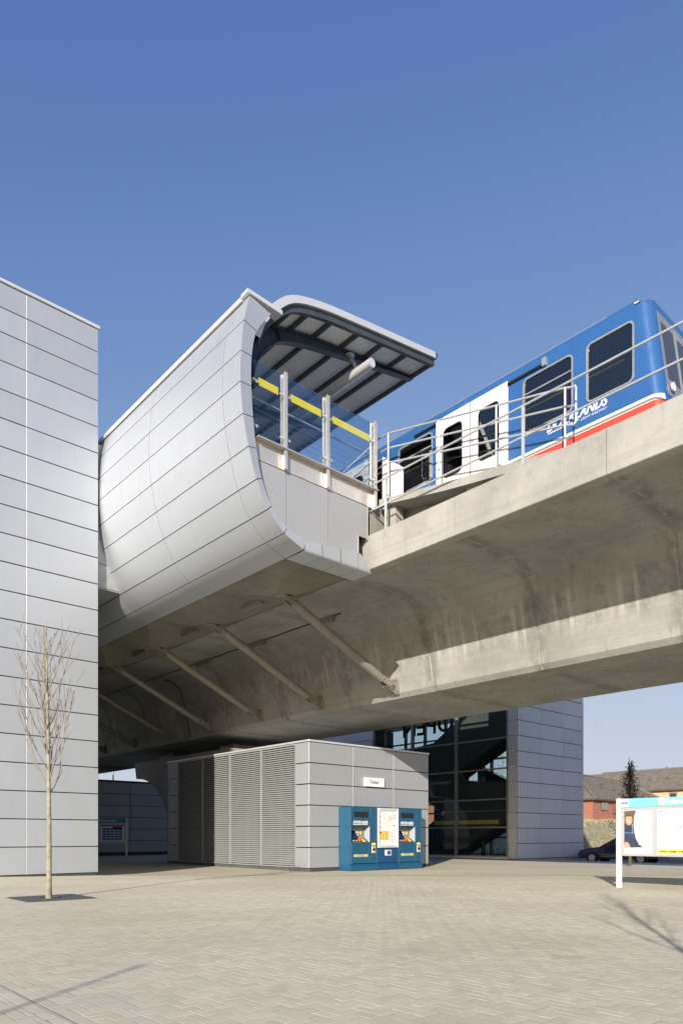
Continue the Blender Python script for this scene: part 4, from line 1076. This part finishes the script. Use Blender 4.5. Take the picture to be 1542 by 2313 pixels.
MB().box(32.3, 36.0, 28.9, 31.9, 5.0, 5.3).build('landing', 'stair_dark', sw)
MB().box(32.20, 32.23, 23.2, 27.8, 1.76, 1.98).build('yellow_band', 'ochre_print', sw)
for y in (25.0, 26.3): MB().tube([V(33.2,y,-.118), V(33.2,y,8.75)], .11, 12).build('column', 'stair_dark', sw)
sb = thing('stop_sign_board', 'white bus stop board with roundel seen through the stair tower glass', 'sign', at(989, 1950, 48))
c = at(989, 1840, 48); 
MB().box(c.x-.04, c.x+.04, c.y-.03, c.y+.03, -.5, c.z+.6).build('post', 'frame_grey', sb)
MB().obox(c, RT, Z_, FW, .28, .55, .02).build('board', 'print_white', sb)
def roundel(par, c, u, v, n, r, ring_mat, bar_mat):
    q = MB(); K = 24
    q.add([c + (u*math.cos(2*PI*k/K) + v*math.sin(2*PI*k/K))*r for k in range(K)] + [c + (u*math.cos(2*PI*k/K) + v*math.sin(2*PI*k/K))*r*.74 for k in range(K)], [(k, (k+1) % K, (k+1) % K+K, k+K) for k in range(K)])
    q.build('roundel_ring', ring_mat, par)
    MB().obox(c + n*.002, u, v, n, r*1.3, r*.24, .001).build('roundel_bar', bar_mat, par)
roundel(sb, c + Z_*.22 - FW*.03, RT, Z_, -FW, .19, 'print_navy', 'print_navy')
MB().obox(c - Z_*.12 - FW*.025, RT, Z_, FW, .22, .09, .002).build('print_block', 'print_navy', sb)
MB().obox(c - Z_*.36 - FW*.025, RT, Z_, FW, .22, .14, .002).build('print_block', 'print_cyan', sb)

# ---------------------------------------------------------------- grey wall and second board behind the lift tower
bw = thing('rear_building', 'shaded grey panelled building wall beyond the lift tower', 'building', (20, 44, -.17))
bz = [.05 + .75*k for k in range(7)]; bz[-1] = 4.56
clad(bw, [10.6, 13.9, 17.2, 20.6, 24.0, 27.4], bz, 43.65, 'silver_kiosk', hg=.03, vg=.03)
MB().box(10.65, 27.35, 43.69, 50, -.17, 4.5).build('core', 'joint_dark', bw)
MB().box(10.6, 27.4, 43.68, 43.9, -.17, .045).build('plinth', 'black', bw)
MB().box(10.55, 27.45, 43.60, 50, 4.57, 4.66).build('coping', 'joint_dark', bw)
b2 = thing('information_board', 'turquoise headed information board in the shade near the rear wall', 'notice board', (17.6, 41.1, -.17), 'information boards')
for x in (15.6, 19.15): MB().tube([V(x,41.1,-.17), V(x,41.1,2.2)], .06, 10).build('post', 'white_paint', b2)
MB().box(15.66, 19.09, 41.06, 41.12, .62, 2.15).build('panel', 'sign_grey', b2)
hd = MB().box(15.66, 19.09, 41.045, 41.055, 1.88, 2.15).build('header', 'turquoise_shade', b2)
text('lettering', 'Information', 'print_white', hd, V(17.55,41.043,1.95), X_, Z_, .19, .001, .004, 0, .95)
MB().box(17.32, 17.48, 41.041, 41.044, 1.93, 2.09).build('icon', 'print_white', hd)
for x0, x1, mt in ((15.8,17.3,'print_pale'), (17.5,18.98,'print_white')):
    p = MB().box(x0, x1, 41.045, 41.055, .74, 1.78).build('poster', mt, b2)
    if mt == 'print_white':
        MB().box(x0, x1, 41.042, 41.044, 1.68, 1.76).build('red_band', 'print_red', p)
        q = MB()
        for i in range(5):
            for k in range(5): q.box(x0+.12+.25*i, x0+.34+.25*i, 41.041, 41.044, .84+.15*k, .95+.15*k)
        q.build('timetable', 'print_blue', p, 'stuff'); MB().box(x0+.75, x0+1.35, 41.041, 41.044, 1.52, 1.66).build('heading', 'print_navy', p)
    else:
        q = MB()
        for k in range(8): q.box(x0+.06, x1-.06, 41.042, 41.044, .82+.115*k, .86+.115*k)
        q.build('print_lines', 'print_leaf', p, 'stuff')
lp = tag(MB().tube([at(256,1790,70)*1 - Z_*5.5, at(256,1740,70)], [.10,.07], 8).build('lamp_post', 'frame_grey'), 'thin grey post standing far behind the rear wall', 'post')

# ---------------------------------------------------------------- information sign (right)
SGX = 14.58
sg = thing('information_sign', 'free standing sunlit sign with white posts, turquoise header, poster and map', 'notice board', (SGX, 6.0, 0), 'information boards')
for y in (7.41, 4.20): MB().tube([V(SGX,y,0), V(SGX,y,1.895)], .062, 16).build('post', 'white_paint', sg)
ya, yb = 7.34, 4.27
fx = SGX - .05
MB().box(fx, SGX+.04, yb, ya, .675, 1.88, .005).build('panel', 'sign_grey', sg)
hd = MB().box(fx-.014, fx-.001, yb, ya, 1.705, 1.885).build('header', 'turquoise', sg)
lg = MB().box(fx-.018, fx-.015, 7.165, 7.335, 1.707, 1.883).build('logo_tile', 'print_white', sg)
roundel(sg, V(fx-.020, 7.25, 1.795), -Y_, Z_, -X_, .055, 'print_cyan', 'print_blue')
ic = MB().box(fx-.018, fx-.015, 6.405, 6.535, 1.735, 1.865).build('icon_tile', 'print_white', sg)
text('icon_letter', 'i', 'print_red', sg, V(fx-.020, 6.485, 1.76), -Y_, Z_, .12, .001, .0, .3)
text('lettering', 'Information', 'print_white', sg, V(fx-.016, 6.37, 1.755), -Y_, Z_, .135, .001, .006, 0, .72)
# poster
def spost(y_left, y_right, z0, z1): return MB().box(fx-.012, fx-.001, y_right, y_left, z0, z1)
po = spost(7.27, 6.68, .73, 1.63).build('poster', 'print_white', sg)
PW = .59
def P_(u, z): return V(fx-.0135, 7.27 - u*PW, .73 + z*.90)      # poster coordinates
def shape(pts, mat, name, lift=0.): MB().add([P_(u,z) - X_*lift for u, z in pts], [tuple(range(len(pts)))]).build(name, mat, po)
edge = [(.45,1.0),(.38,.86),(.36,.70),(.38,.52),(.44,.36),(.55,.22),(.72,.145)]
shape([(.01,.13)] + [(.72,.145)] + list(reversed(edge[:-1])) + [(.01,.995)], 'print_leaf', 'photo_background')
shape([(.01,.70),(.10,.68),(.20,.665),(.30,.64),(.345,.62),(.365,.5),(.42,.34),(.53,.21),(.69,.145),(.01,.13)], 'print_navy', 'photo_jacket', .0006)
shape([(.03+.155+.125*math.cos(a*PI/8), .785+.125*math.sin(a*PI/8)) for a in range(16)], 'print_skin', 'photo_face', .0012)
shape([(.185+.12*math.cos(a*PI/8), .865+.05*math.sin(a*PI/8)) for a in range(9)], 'bark_dark', 'photo_hair', .0018)
shape([(.185+.05*math.cos(PI+a*PI/6), .742+.022*math.sin(PI+a*PI/6)) for a in range(7)], 'print_white', 'photo_smile', .0018)
shape([(.01,.13),(.01,.24),(.10,.275),(.20,.22),(.24,.14)], 'print_skin', 'photo_hand', .0012)
q = MB()
for k, (u0, z, h) in enumerate([(.50,.865,.025),(.48,.80,.025),(.46,.735,.025),(.42,.675,.025),(.46,.56,.028)] + [(.5,.505-.03*j,.010) for j in range(8)] + [(.62,.20,.014),(.04,.075,.010),(.60,.075,.010)]):
    u1 = .95 if z > .1 else u0+.2
    q.add([P_(u0,z), P_(u1,z), P_(u1,z+h), P_(u0,z+h)], [(0,1,2,3)])
q.build('print_lines', 'print_pale', po, 'stuff')
MB().add([P_(.30,.45)-X_*.001, P_(.325,.45)-X_*.001, P_(.325,.68)-X_*.001, P_(.30,.68)-X_*.001], [(0,1,2,3)]).add([P_(.02,.475)-X_*.001, P_(.37,.475)-X_*.001, P_(.37,.485)-X_*.001, P_(.02,.485)-X_*.001], [(0,1,2,3)]).build('line_graphic', 'print_cyan', po, 'stuff')
roundel(sg, P_(.90,.075)-X_*.002, -Y_, Z_, -X_, .022, 'print_grey', 'print_grey')
# map
mp = spost(6.56, 5.20, .72, 1.64).build('map', 'print_white', sg)
rq = random.Random(11)
for mt, cnt in (('print_faint', 42), ('print_cyan', 5), ('print_red', 4), ('yellow_film', 3)):
    q = MB()
    for k in range(cnt):
        y = rq.uniform(6.36, 5.3); z = rq.uniform(.98, 1.55); n_ = rq.choice((3,4,5)); p = V(fx-.0135, y, z)
        a = rq.choice((0, PI/4, PI/2, -PI/4))
        for j in range(n_):
            d = V(0, -math.cos(a), math.sin(a))*rq.uniform(.05,.13); e = p + d
            if not (5.25 < e.y < 6.38 and .95 < e.z < 1.60): break
            nn = V(0, -d.z, d.y).normalized()*(.005 if mt != 'print_faint' else .006)
            q.add([p-nn, e-nn, e+nn, p+nn], [(0,1,2,3)]); p = e; a += rq.choice((0,0,PI/4,-PI/4))
    q.build('map_lines', mt, mp, 'stuff')
q = MB()
for k in range(9):
    for j in range(5): q.box(fx-.0135, fx-.0125, 6.50-.145*k-.10*rq.uniform(.4,1), 6.50-.145*k, .855+.02*j, .860+.02*j)
for j in range(14): q.box(fx-.0135, fx-.0125, 6.54-.09*rq.uniform(.6,1), 6.54, 1.02+.027*j, 1.028+.027*j)
q.build('key_print', 'print_pale', mp, 'stuff')
text('map_title', 'Tube\nmap', 'print_blue', sg, V(fx-.0135, 6.54, 1.53), -Y_, Z_, .05, .0005)
roundel(sg, V(fx-.015, 6.50, 1.60), -Y_, Z_, -X_, .022, 'print_red', 'print_blue')
MB().box(fx-.0145, fx-.0125, 5.21, 6.55, .735, .83).build('yellow_band', 'yellow_print', mp)
text('lettering', 'WHATEVER YOU WANT JUST ASK', 'bark_dark', sg, V(fx-.0155, 6.52, .758), -Y_, Z_, .062, .0005, .0035, 0, 1.02)
spost(5.10, 4.36, .73, 1.63).build('poster', 'print_pale', sg)
for y, z in ((7.305, 1.50), (7.315, .78), (6.50, .695)): MB().disc(V(fx+.001,y,z), -X_, .008, .004, 8).build('screw', 'black', sg)

# ---------------------------------------------------------------- street trees
def limb(mb, p, d, L, r, rng, depth, taper=.25, curl=.35):
    n = max(3, int(L/.09)); pts = [p.copy()]; rs = [r]; d = d.normalized()
    for k in range(n):
        d = (d + V(rng.uniform(-1,1), rng.uniform(-1,1), rng.uniform(-1,1))*.10 + Z_*curl*.22).normalized()
        p = p + d*L/n; pts.append(p.copy()); rs.append(r*(1-(1-taper)*(k+1)/n))
    mb.tube(pts, rs, 5 if r > .006 else 3, False)
    return pts, rs
def bare_tree(root, rng, H, hf, rt, wide, nb=34):
    tk = MB(); n = 22; lean = V(rng.uniform(-.02,.02), rng.uniform(-.02,.02), 0)
    P = []; p = root.location.copy()
    for k in range(n+1):
        t = k/n; P.append(root.location + Z_*(H*t - .03) + V(math.sin(t*5)*.012, math.cos(t*4)*.012-.012, 0) + lean*t*H*.5)
    rs = [rt*(1.25 if k == 0 else 1)*(1 - .93*(k/n)**1.15) + .003 for k in range(n+1)]
    tk.tube(P, rs, 10, False); tk.build('trunk', 'bark', root)
    br = MB(); tw_ = MB()
    for k in range(nb):
        t = hf + (.96-hf)*(k/nb)**.9; i = int(t*n); q = P[i].lerp(P[min(n,i+1)], t*n-i)
        a = k*2.4 + rng.uniform(-.4,.4); sp = .80*(1-.5*t)
        d = V(math.cos(a)*sp, math.sin(a)*sp, .72)
        L = min(wide*1.75*(1-.45*(t-hf)/(1-hf)), (H*.985-q.z)*1.05)*rng.uniform(.75,1.05)
        if L < .12: continue
        r = rs[i]*.42
        pts, r2 = limb(br, q, d, L, max(.008,r), rng, 0, .4, .5)
        for j in range(2, len(pts)-1):
            if rng.random() < .62:
                a2 = rng.uniform(0, 2*PI); dd = (pts[j+1]-pts[j]).normalized() + V(math.cos(a2), math.sin(a2), .35)*.55
                l2 = L*rng.uniform(.18,.42); p3, r3 = limb(tw_, pts[j], dd, l2, max(.0055, r2[j]*.6), rng, 1, .45, .5)
                if rng.random() < .5 and len(p3) > 2:
                    m_ = len(p3)//2; a3 = rng.uniform(0, 2*PI); limb(tw_, p3[m_], (p3[m_]-p3[m_-1]).normalized() + V(math.cos(a3), math.sin(a3), .4)*.6, l2*.5, .005, rng, 2, .6, .4)
    br.build('branches', 'twig', root, fix=False); tw_.build('twigs', 'twig', root, fix=False)
tre = thing('street_tree', 'slender bare young tree in an iron grate before the lift tower', 'tree', (4.48, 12.69, 0), 'young street trees')
bare_tree(tre, random.Random(21), 4.86, .38, .047, .86)
tb = thing('street_tree', 'bare young tree beside the photographer whose shadow crosses the paving at right', 'tree', (1.45, -.75, 0), 'young street trees')
bare_tree(tb, random.Random(33), 4.9, .42, .038, .7, 15)
def grate(cx, cy, lab):
    t_ = thing('tree_grate', lab, 'tree grate', (cx, cy, 0), 'tree grates')
    w_ = .56; n_bars = 15
    MB().box(cx-.62, cx+.62, cy-.62, cy+.62, -.03, .0005).build('surround', 'kerb_stone', t_)
    fr_ = MB()
    for s_ in (-1, 1):
        fr_.box(cx-w_, cx+w_, cy+s_*w_-.02, cy+s_*w_+.02, -.02, .012); fr_.box(cx+s_*w_-.02, cx+s_*w_+.02, cy-w_+.02, cy+w_-.02, -.02, .012)
    fr_.build('frame', 'iron', t_)
    for k in range(n_bars):
        x = cx - w_ + .03 + (2*w_-.06)*(k+.5)/n_bars; h = .2**2 - (x-cx)**2; lim = math.sqrt(h) if h > 0 else 0
        for a, b in (((cy-w_+.02, cy-lim), (cy+lim, cy+w_-.02)) if lim else ((cy-w_+.02, cy+w_-.02),)): MB().box(x-.024, x+.024, a, b, -.015, .009).build('bar', 'iron', t_)
    rg_ = MB(); K = 28
    rg_.grid([[V(cx+r_*math.cos(2*PI*k/K), cy+r_*math.sin(2*PI*k/K), z) for k in range(K)] for r_, z in ((.195,-.01),(.195,.011),(.235,.011),(.235,-.01))], False, True); rg_.build('ring', 'iron', t_)
    MB().add([V(cx+.195*math.cos(2*PI*k/K), cy+.195*math.sin(2*PI*k/K), .002) for k in range(K)], [tuple(range(K))]).build('soil', 'soil', t_)
grate(4.56, 12.78, 'square slotted iron tree grate around the bare tree before the lift tower')
lpo = thing('lamp_column', 'slim lamp column behind the photographer casting the thin shadow at lower left', 'lamp post', (-7.4, -1.15, 0))
MB().tube([V(-7.4,-1.15,-.02), V(-7.4,-1.15,4.15)], [.04,.017], 12).build('column', 'galv', lpo)
MB().disc(V(-7.4,-1.15,4.15), Z_, .03, .06, 12).build('cap', 'galv', lpo)
MB().disc(V(-7.4,-1.15,-.01), Z_, .14, .03, 12).build('base_plate', 'galv', lpo)
mh = tag(MB().box(2.6, 3.35, 20.2, 20.75, -.04, .006).build('manhole_cover', 'iron'), 'flat iron access cover in the paving at the foot of the lift tower', 'manhole cover')

# dark leaved columnar tree beyond the sign
ct = thing('columnar_tree', 'dark leaved pointed tree rising behind the information sign', 'tree', (29.3, 14.4, -.17))
ch = 4.72; b0 = ct.location.copy()
MB().tube([b0 - Z_*.1, b0 + Z_*.9, b0 + V(.05,.02,2.6), b0 + V(.03,.05,ch-.1)], [.075,.065,.05,.008], 8).build('trunk', 'bark_dark', ct)
cw = MB(); tw_ = MB(); rc = random.Random(4)
for k in range(120):
    t = rc.random()**1.25; z = .75 + (ch-.95)*t; a = rc.uniform(0, 2*PI)
    Rr = (.80*(1-t)**.95 + .05)*rc.uniform(.45,1.1); p = b0 + Z_*z
    e = p + V(math.cos(a)*Rr, math.sin(a)*Rr, Rr*1.1 + .1); tw_.tube([p, (p+e)/2 - Z_*.05, e], [.012,.008,.003], 4, False)
    for j in range(int(20 + 34*(1-t))):
        s_ = rc.uniform(.2,1.08); q = p.lerp(e, s_) + V(rc.gauss(0,.06), rc.gauss(0,.06), rc.gauss(0,.08)); sz = rc.uniform(.02,.05)
        n1 = V(rc.gauss(0,1), rc.gauss(0,1), rc.gauss(0,1)).normalized(); n2 = n1.cross(V(rc.gauss(0,1), rc.gauss(0,1), rc.gauss(0,1))).normalized()
        cw.add([q-n1*sz, q+n2*sz*.5, q+n1*sz, q-n2*sz*.5], [(0,1,2,3)])
tw_.build('branches', 'bark_dark', ct, fix=False); cw.build('crown', 'leaf_dark', ct, fix=False)

# ---------------------------------------------------------------- car on the road
def car(loc, ry_, label):
    t_ = thing('car', label, 'car', loc)
    L = 4.35; Wd = 1.70
    # side profile, front at +x (local), built in world then turned
    low = [(-2.15,.32),(-2.18,.62),(-2.10,.88),(-1.35,.93),(.78,.92),(1.55,.84),(2.08,.70),(2.17,.50),(2.12,.30)]
    cs, sn = math.cos(ry_), math.sin(ry_)
    def W(x, y, z): return V(loc[0] + x*cs - y*sn, loc[1] + x*sn + y*cs, loc[2] + z)
    def arches(pts):
        return pts
    def shell(mat, name, pr, hw, inset):
        mb = MB(); secs = []
        for s_, k in ((-hw, inset), (-hw*.97, 0), (hw*.97, 0), (hw, inset)):
            secs.append([W(x*(1-k*.02), s_, z - k*.0) for x, z in pr])
        mb.grid(secs, True, True); mb.add(secs[0], [tuple(range(len(pr)))]); mb.add(secs[-1], [tuple(range(len(pr)-1,-1,-1))])
        return mb.build(name, mat, t_)
    body = [(-2.15,.30),(-2.18,.62),(-2.08,.88),(-1.35,.94),(.80,.93),(1.55,.85),(2.05,.72),(2.17,.52),(2.12,.28)]
    arch = []
    for cx in (1.35, -1.30):
        for k in range(9):
            a = PI*k/8; arch.append((cx + .36*math.cos(a), .27 + .36*math.sin(a)))
    shell('car_blue', 'body', body + arch, Wd/2, 1)
    mb = MB(); lo_ = [(-1.75,.93),(-1.15,1.40),(.05,1.43),(.95,.92)]
    for s_ in (-1, 1): pass
    secs = [[W(x, s_*(Wd/2-.03 - .16*((z-.9)/.5)), z) for x, z in lo_] for s_ in (-1, 1)]
    mb.grid(secs, False, False); mb.build('roof', 'car_blue', t_, fix=False)
    for s_ in (-1, 1):
        yy = lambda z: s_*(Wd/2-.026 - .16*((z-.9)/.5))
        MB().add([W(x, yy(z), z) for x, z in ((-1.60,.95),(-1.10,1.36),(-.38,1.38),(-.38,.95))], [(0,1,2,3)]).build('side_window', 'window_dark', t_)
        MB().add([W(x, yy(z), z) for x, z in ((-.32,.95),(-.32,1.38),(.03,1.385),(.80,.95))], [(0,1,2,3)]).build('side_window', 'window_dark', t_)
        MB().add([W(x, yy(z)+s_*.0015-s_*.004, z) for x, z in ((-1.75,.93),(-1.15,1.40),(.05,1.43),(.95,.92))], [(0,1,2,3)]).build('pillar', 'car_blue', t_)
        MB().obox(W(.0, s_*(Wd/2+.005), .45), V(cs,sn,0), V(-sn,cs,0), Z_, .85, .012, .10, .01).build('sill_trim', 'car_grey', t_)
        for cx in (1.35, -1.30):
            wh = MB().tube([W(cx, s_*(Wd/2-.19), .31), W(cx, s_*(Wd/2-.0), .31)], .31, 20).build('wheel', 'tyre', t_)
            MB().disc(W(cx, s_*(Wd/2+.001), .31), V(-sn,cs,0)*s_, .19, .012, 14).build('rim', 'alu_trim', wh)
        MB().obox(W(2.06, s_*.58, .62), V(cs,sn,0), V(-sn,cs,0), Z_, .05, .17, .07, .02).build('headlight', 'lens_white', t_)
        MB().obox(W(-2.13, s_*.62, .72), V(cs,sn,0), V(-sn,cs,0), Z_, .04, .13, .09, .02).build('tail_light', 'print_red', t_)
    MB().add([W(.97,-.72,.93), W(.97,.72,.93), W(.12,.62,1.40), W(.12,-.62,1.40)], [(0,1,2,3)]).build('windscreen', 'window_dark', t_)
    MB().add([W(-1.74,-.72,.96), W(-1.74,.72,.96), W(-1.22,.62,1.385), W(-1.22,-.62,1.385)], [(0,1,2,3)]).build('rear_window', 'window_dark', t_)
    for x in (2.14, -2.17): MB().obox(W(x, 0, .42), V(cs,sn,0), V(-sn,cs,0), Z_, .05, .82, .12, .03).build('bumper', 'car_grey', t_)
    return t_
car((37.3, 18.75, -.415), PI/2 + .06, 'dark blue hatchback driving on the road behind the information sign')

# ---------------------------------------------------------------- houses beyond the bank
def roof_slope(par, e0, e1, r0, r1, course, mat='roof_tile'):
    """tile courses as overlapping steps"""
    rf_ = MB().add([e0, e1, r1, r0], [(0,1,2,3)]).build('roof', mat, par)
    n = max(4, int((((r0+r1)/2)-((e0+e1)/2)).length/course)); nn = (e1-e0).cross(r0-e0).normalized(); nn = nn if nn.z > 0 else -nn
    for k in range(n):
        a, b = k/n, (k+1)/n
        p0, p1 = e0.lerp(r0,a)+nn*.07, e1.lerp(r1,a)+nn*.07; q0, q1 = e0.lerp(r0,b)+nn*.015, e1.lerp(r1,b)+nn*.015
        MB().add([p0, p1, q1, q0, p0-nn*.06, p1-nn*.06], [(0,1,2,3),(0,1,5,4)]).build('tile_course', mat, rf_, fix=False)
def wallbox(par, x0, x1, y0, y1, z0, z1, mat): return MB().box(x0, x1, y0, y1, z0, z1).build('wall', mat, par)
h1 = thing('brick_house', 'red brick house with brown hipped tile roof behind the dark tree', 'house', (84, 45, 2.3))
cx, cy = 74.46, 40.76; EV = 5.30; Lx = 20.; D = 10.; RZ = 8.5
wallbox(h1, cx+.4, cx+Lx-.4, cy+.4, cy+D-.4, 1.8, EV-.05, 'brick_red')
roof_slope(h1, V(cx,cy,EV), V(cx+Lx,cy,EV), V(cx+D/2,cy+D/2,RZ), V(cx+Lx-D/2,cy+D/2,RZ), .34)
roof_slope(h1, V(cx,cy+D,EV), V(cx,cy,EV), V(cx+D/2,cy+D/2,RZ), V(cx+D/2-.01,cy+D/2-.01,RZ), .34)
MB().add([V(cx+Lx,cy,EV), V(cx+Lx,cy+D,EV), V(cx+Lx-D/2,cy+D/2,RZ)], [(0,1,2)]).build('roof', 'roof_tile', h1)
MB().add([V(cx,cy+D,EV), V(cx+Lx,cy+D,EV), V(cx+Lx-D/2,cy+D/2,RZ), V(cx+D/2,cy+D/2,RZ)], [(0,1,2,3)]).build('roof', 'roof_tile', h1)
MB().tube([V(cx-.02,cy-.02,EV+.08), V(cx+D/2,cy+D/2,RZ+.1), V(cx+Lx-D/2,cy+D/2,RZ+.1), V(cx+Lx,cy,EV+.08)], .14, 6).build('ridge_tiles', 'roof_tile', h1)
MB().box(cx-.05, cx+Lx+.05, cy-.08, cy+.05, EV-.16, EV).box(cx-.08, cx+.05, cy+.05, cy+D, EV-.16, EV).build('gutter', 'bark_dark', h1)
for x0, w_ in ((cx+2.2, 1.5), (cx+6.3, .6), (cx+9.2, 1.5), (cx+13, 1.2)):
    wn = MB().box(x0, x0+w_, cy+.32, cy+.42, 4.0, 5.15).build('window', 'bark_dark', h1)
    for j in range(2): MB().box(x0+.08+j*(w_/2), x0+w_/2-.04+j*w_/2, cy+.30, cy+.33, 4.1, 5.05).build('pane', 'print_grey', wn)
MB().box(cx+.395, cx+Lx-.4, cy+.37, cy+.41, 3.72, 3.82).build('string_course', 'brick_red', h1)
MB().box(cx+.34, cx+.42, cy+2.4, cy+8, 3.84, 3.98).build('white_band', 'white_paint', h1)
for x0, t in ((cx+5.5,.45),(cx+8.2,.4),(cx+10.5,.42),(cx+15,.3),(cx+7.2,.62)):
    p = V(x0, cy + D/2*t, EV + (RZ-EV)*t); MB().box(p.x-.15, p.x+.15, p.y-.2, p.y+.1, p.z+.02, p.z+.2).build('roof_vent', 'bark_dark', h1)
h2 = thing('cream_house', 'cream brick house with long grey tile roof at far right', 'house', (104, 44, 2))
ex, rx_ = 100.4, 104.9; e_z, r_z = 7.6, 10.85; y0_, y1_ = 20., 56.0
wallbox(h2, ex+.4, ex+8.6, y0_+.3, y1_-.3, 1.5, e_z-.05, 'brick_cream')
roof_slope(h2, V(ex,y0_,e_z), V(ex,y1_,e_z), V(rx_,y0_,r_z), V(rx_,y1_,r_z), .36)
MB().add([V(ex+9,y0_,e_z), V(ex+9,y1_,e_z), V(rx_,y1_,r_z), V(rx_,y0_,r_z)], [(0,1,2,3)]).build('roof', 'roof_tile', h2)
MB().add([V(ex+.3,y1_-.3,e_z), V(ex+8.7,y1_-.3,e_z), V(rx_,y1_-.3,r_z-.1)], [(0,1,2)]).build('gable', 'brick_cream', h2)
MB().box(ex-.1, ex+.03, y0_, y1_, e_z-.18, e_z).build('gutter', 'bark_dark', h2)
MB().tube([V(rx_,y0_,r_z+.08), V(rx_,y1_,r_z+.08)], .14, 6).build('ridge_tiles', 'roof_dark', h2)
for y in (43.3, 40.0, 36.5):
    wn = MB().box(ex+.30, ex+.42, y-.55, y+.55, 5.6, 7.2).build('window', 'timber', h2); MB().box(ex+.27, ex+.31, y-.42, y+.42, 5.75, 7.05).build('pane', 'window_dark', wn)
for y in (45, 41, 47.5): MB().box(ex+2.1, ex+2.5, y-.2, y+.2, e_z+1.55, e_z+1.85).build('roof_vent', 'bark_dark', h2)
for y in (43.5, 46): MB().tube([V(rx_,y,r_z), V(rx_,y,r_z+.4)], .18, 8).build('ridge_vent', 'roof_dark', h2)
h3 = thing('far_house', 'plain grey roof of a farther house between the stair tower and the long roof', 'house', (116, 66, 2))
p = at(1340, 1745, 132); wallbox(h3, p.x-1, p.x+8, p.y-3, p.y+9, 1.5, p.z-2.6, 'brick_cream')
MB().prism([V(p.x-1.4,p.y-4.2,p.z-2.6), V(p.x+4,p.y-4.2,p.z), V(p.x+9,p.y-4.2,p.z-2.6)], V(0,14,0)).build('roof', 'roof_dark', h3)
h4 = thing('end_house', 'low grey roof showing in the notch between two house roofs', 'house', (120, 62, 2))
p = at(1385, 1756, 128); wallbox(h4, p.x-1, p.x+8, p.y-9, p.y+5, 1.5, p.z-2.4, 'brick_cream')
MB().prism([V(p.x-1.4,p.y-10,p.z-2.4), V(p.x+3.6,p.y-10,p.z), V(p.x+9,p.y-10,p.z-2.4)], V(0,16,0)).build('roof', 'roof_dark', h4)
# house seen through the stair glass at left
h5 = thing('low_house', 'brick house with grey roof seen through the left stair tower panes', 'house', (88, 72, 2))
p = at(985, 1852, 100)
wallbox(h5, p.x-6, p.x+8, p.y-8, p.y+7, 1.5, 5.2, 'brick_red')
roof_slope(h5, V(p.x-6.4,p.y-8.4,5.2), V(p.x-6.4,p.y+7.4,5.2), V(p.x+1,p.y-8.4,8.6), V(p.x+1,p.y+7.4,8.6), .4)
MB().add([V(p.x+8.4,p.y-8.4,5.2), V(p.x+8.4,p.y+7.4,5.2), V(p.x+1,p.y+7.4,8.6), V(p.x+1,p.y-8.4,8.6)], [(0,1,2,3)]).build('roof', 'roof_tile', h5)
MB().add([V(p.x-6,p.y-8,5.2), V(p.x+8,p.y-8,5.2), V(p.x+1,p.y-8,8.5)], [(0,1,2)]).build('gable', 'brick_red', h5)
# pylon
py_ = thing('pylon', 'distant lattice electricity pylon seen through the stair tower glass', 'pylon', (*at(1138, 1880, 170)[:2], 1.0))
b = py_.location; hts = [0, 5, 10, 14, 18, 21, 24, 27]; wd_ = [3.0, 2.5, 2.0, 1.6, 1.2, 1.0, .8, .2]
for sx, sy in ((-1,-1),(1,-1),(1,1),(-1,1)):
    MB().tube([b + V(sx*w_, sy*w_, h_) for h_, w_ in zip(hts, wd_)], .10, 4).build('leg', 'frame_grey', py_)
for k in range(7):
    for (a0, a1) in (((-1,-1),(1,-1)), ((1,-1),(1,1)), ((1,1),(-1,1)), ((-1,1),(-1,-1))):
        MB().tube([b + V(a0[0]*wd_[k], a0[1]*wd_[k], hts[k]), b + V(a1[0]*wd_[k+1], a1[1]*wd_[k+1], hts[k+1])], .06, 3, False).build('brace', 'frame_grey', py_)
for z, l in ((18, 5), (21.5, 4)): MB().tube([b + V(-l*.7, l*.7, z), b + Z_*(z+.6), b + V(l*.7, -l*.7, z)], .09, 4).build('cross_arm', 'frame_grey', py_)
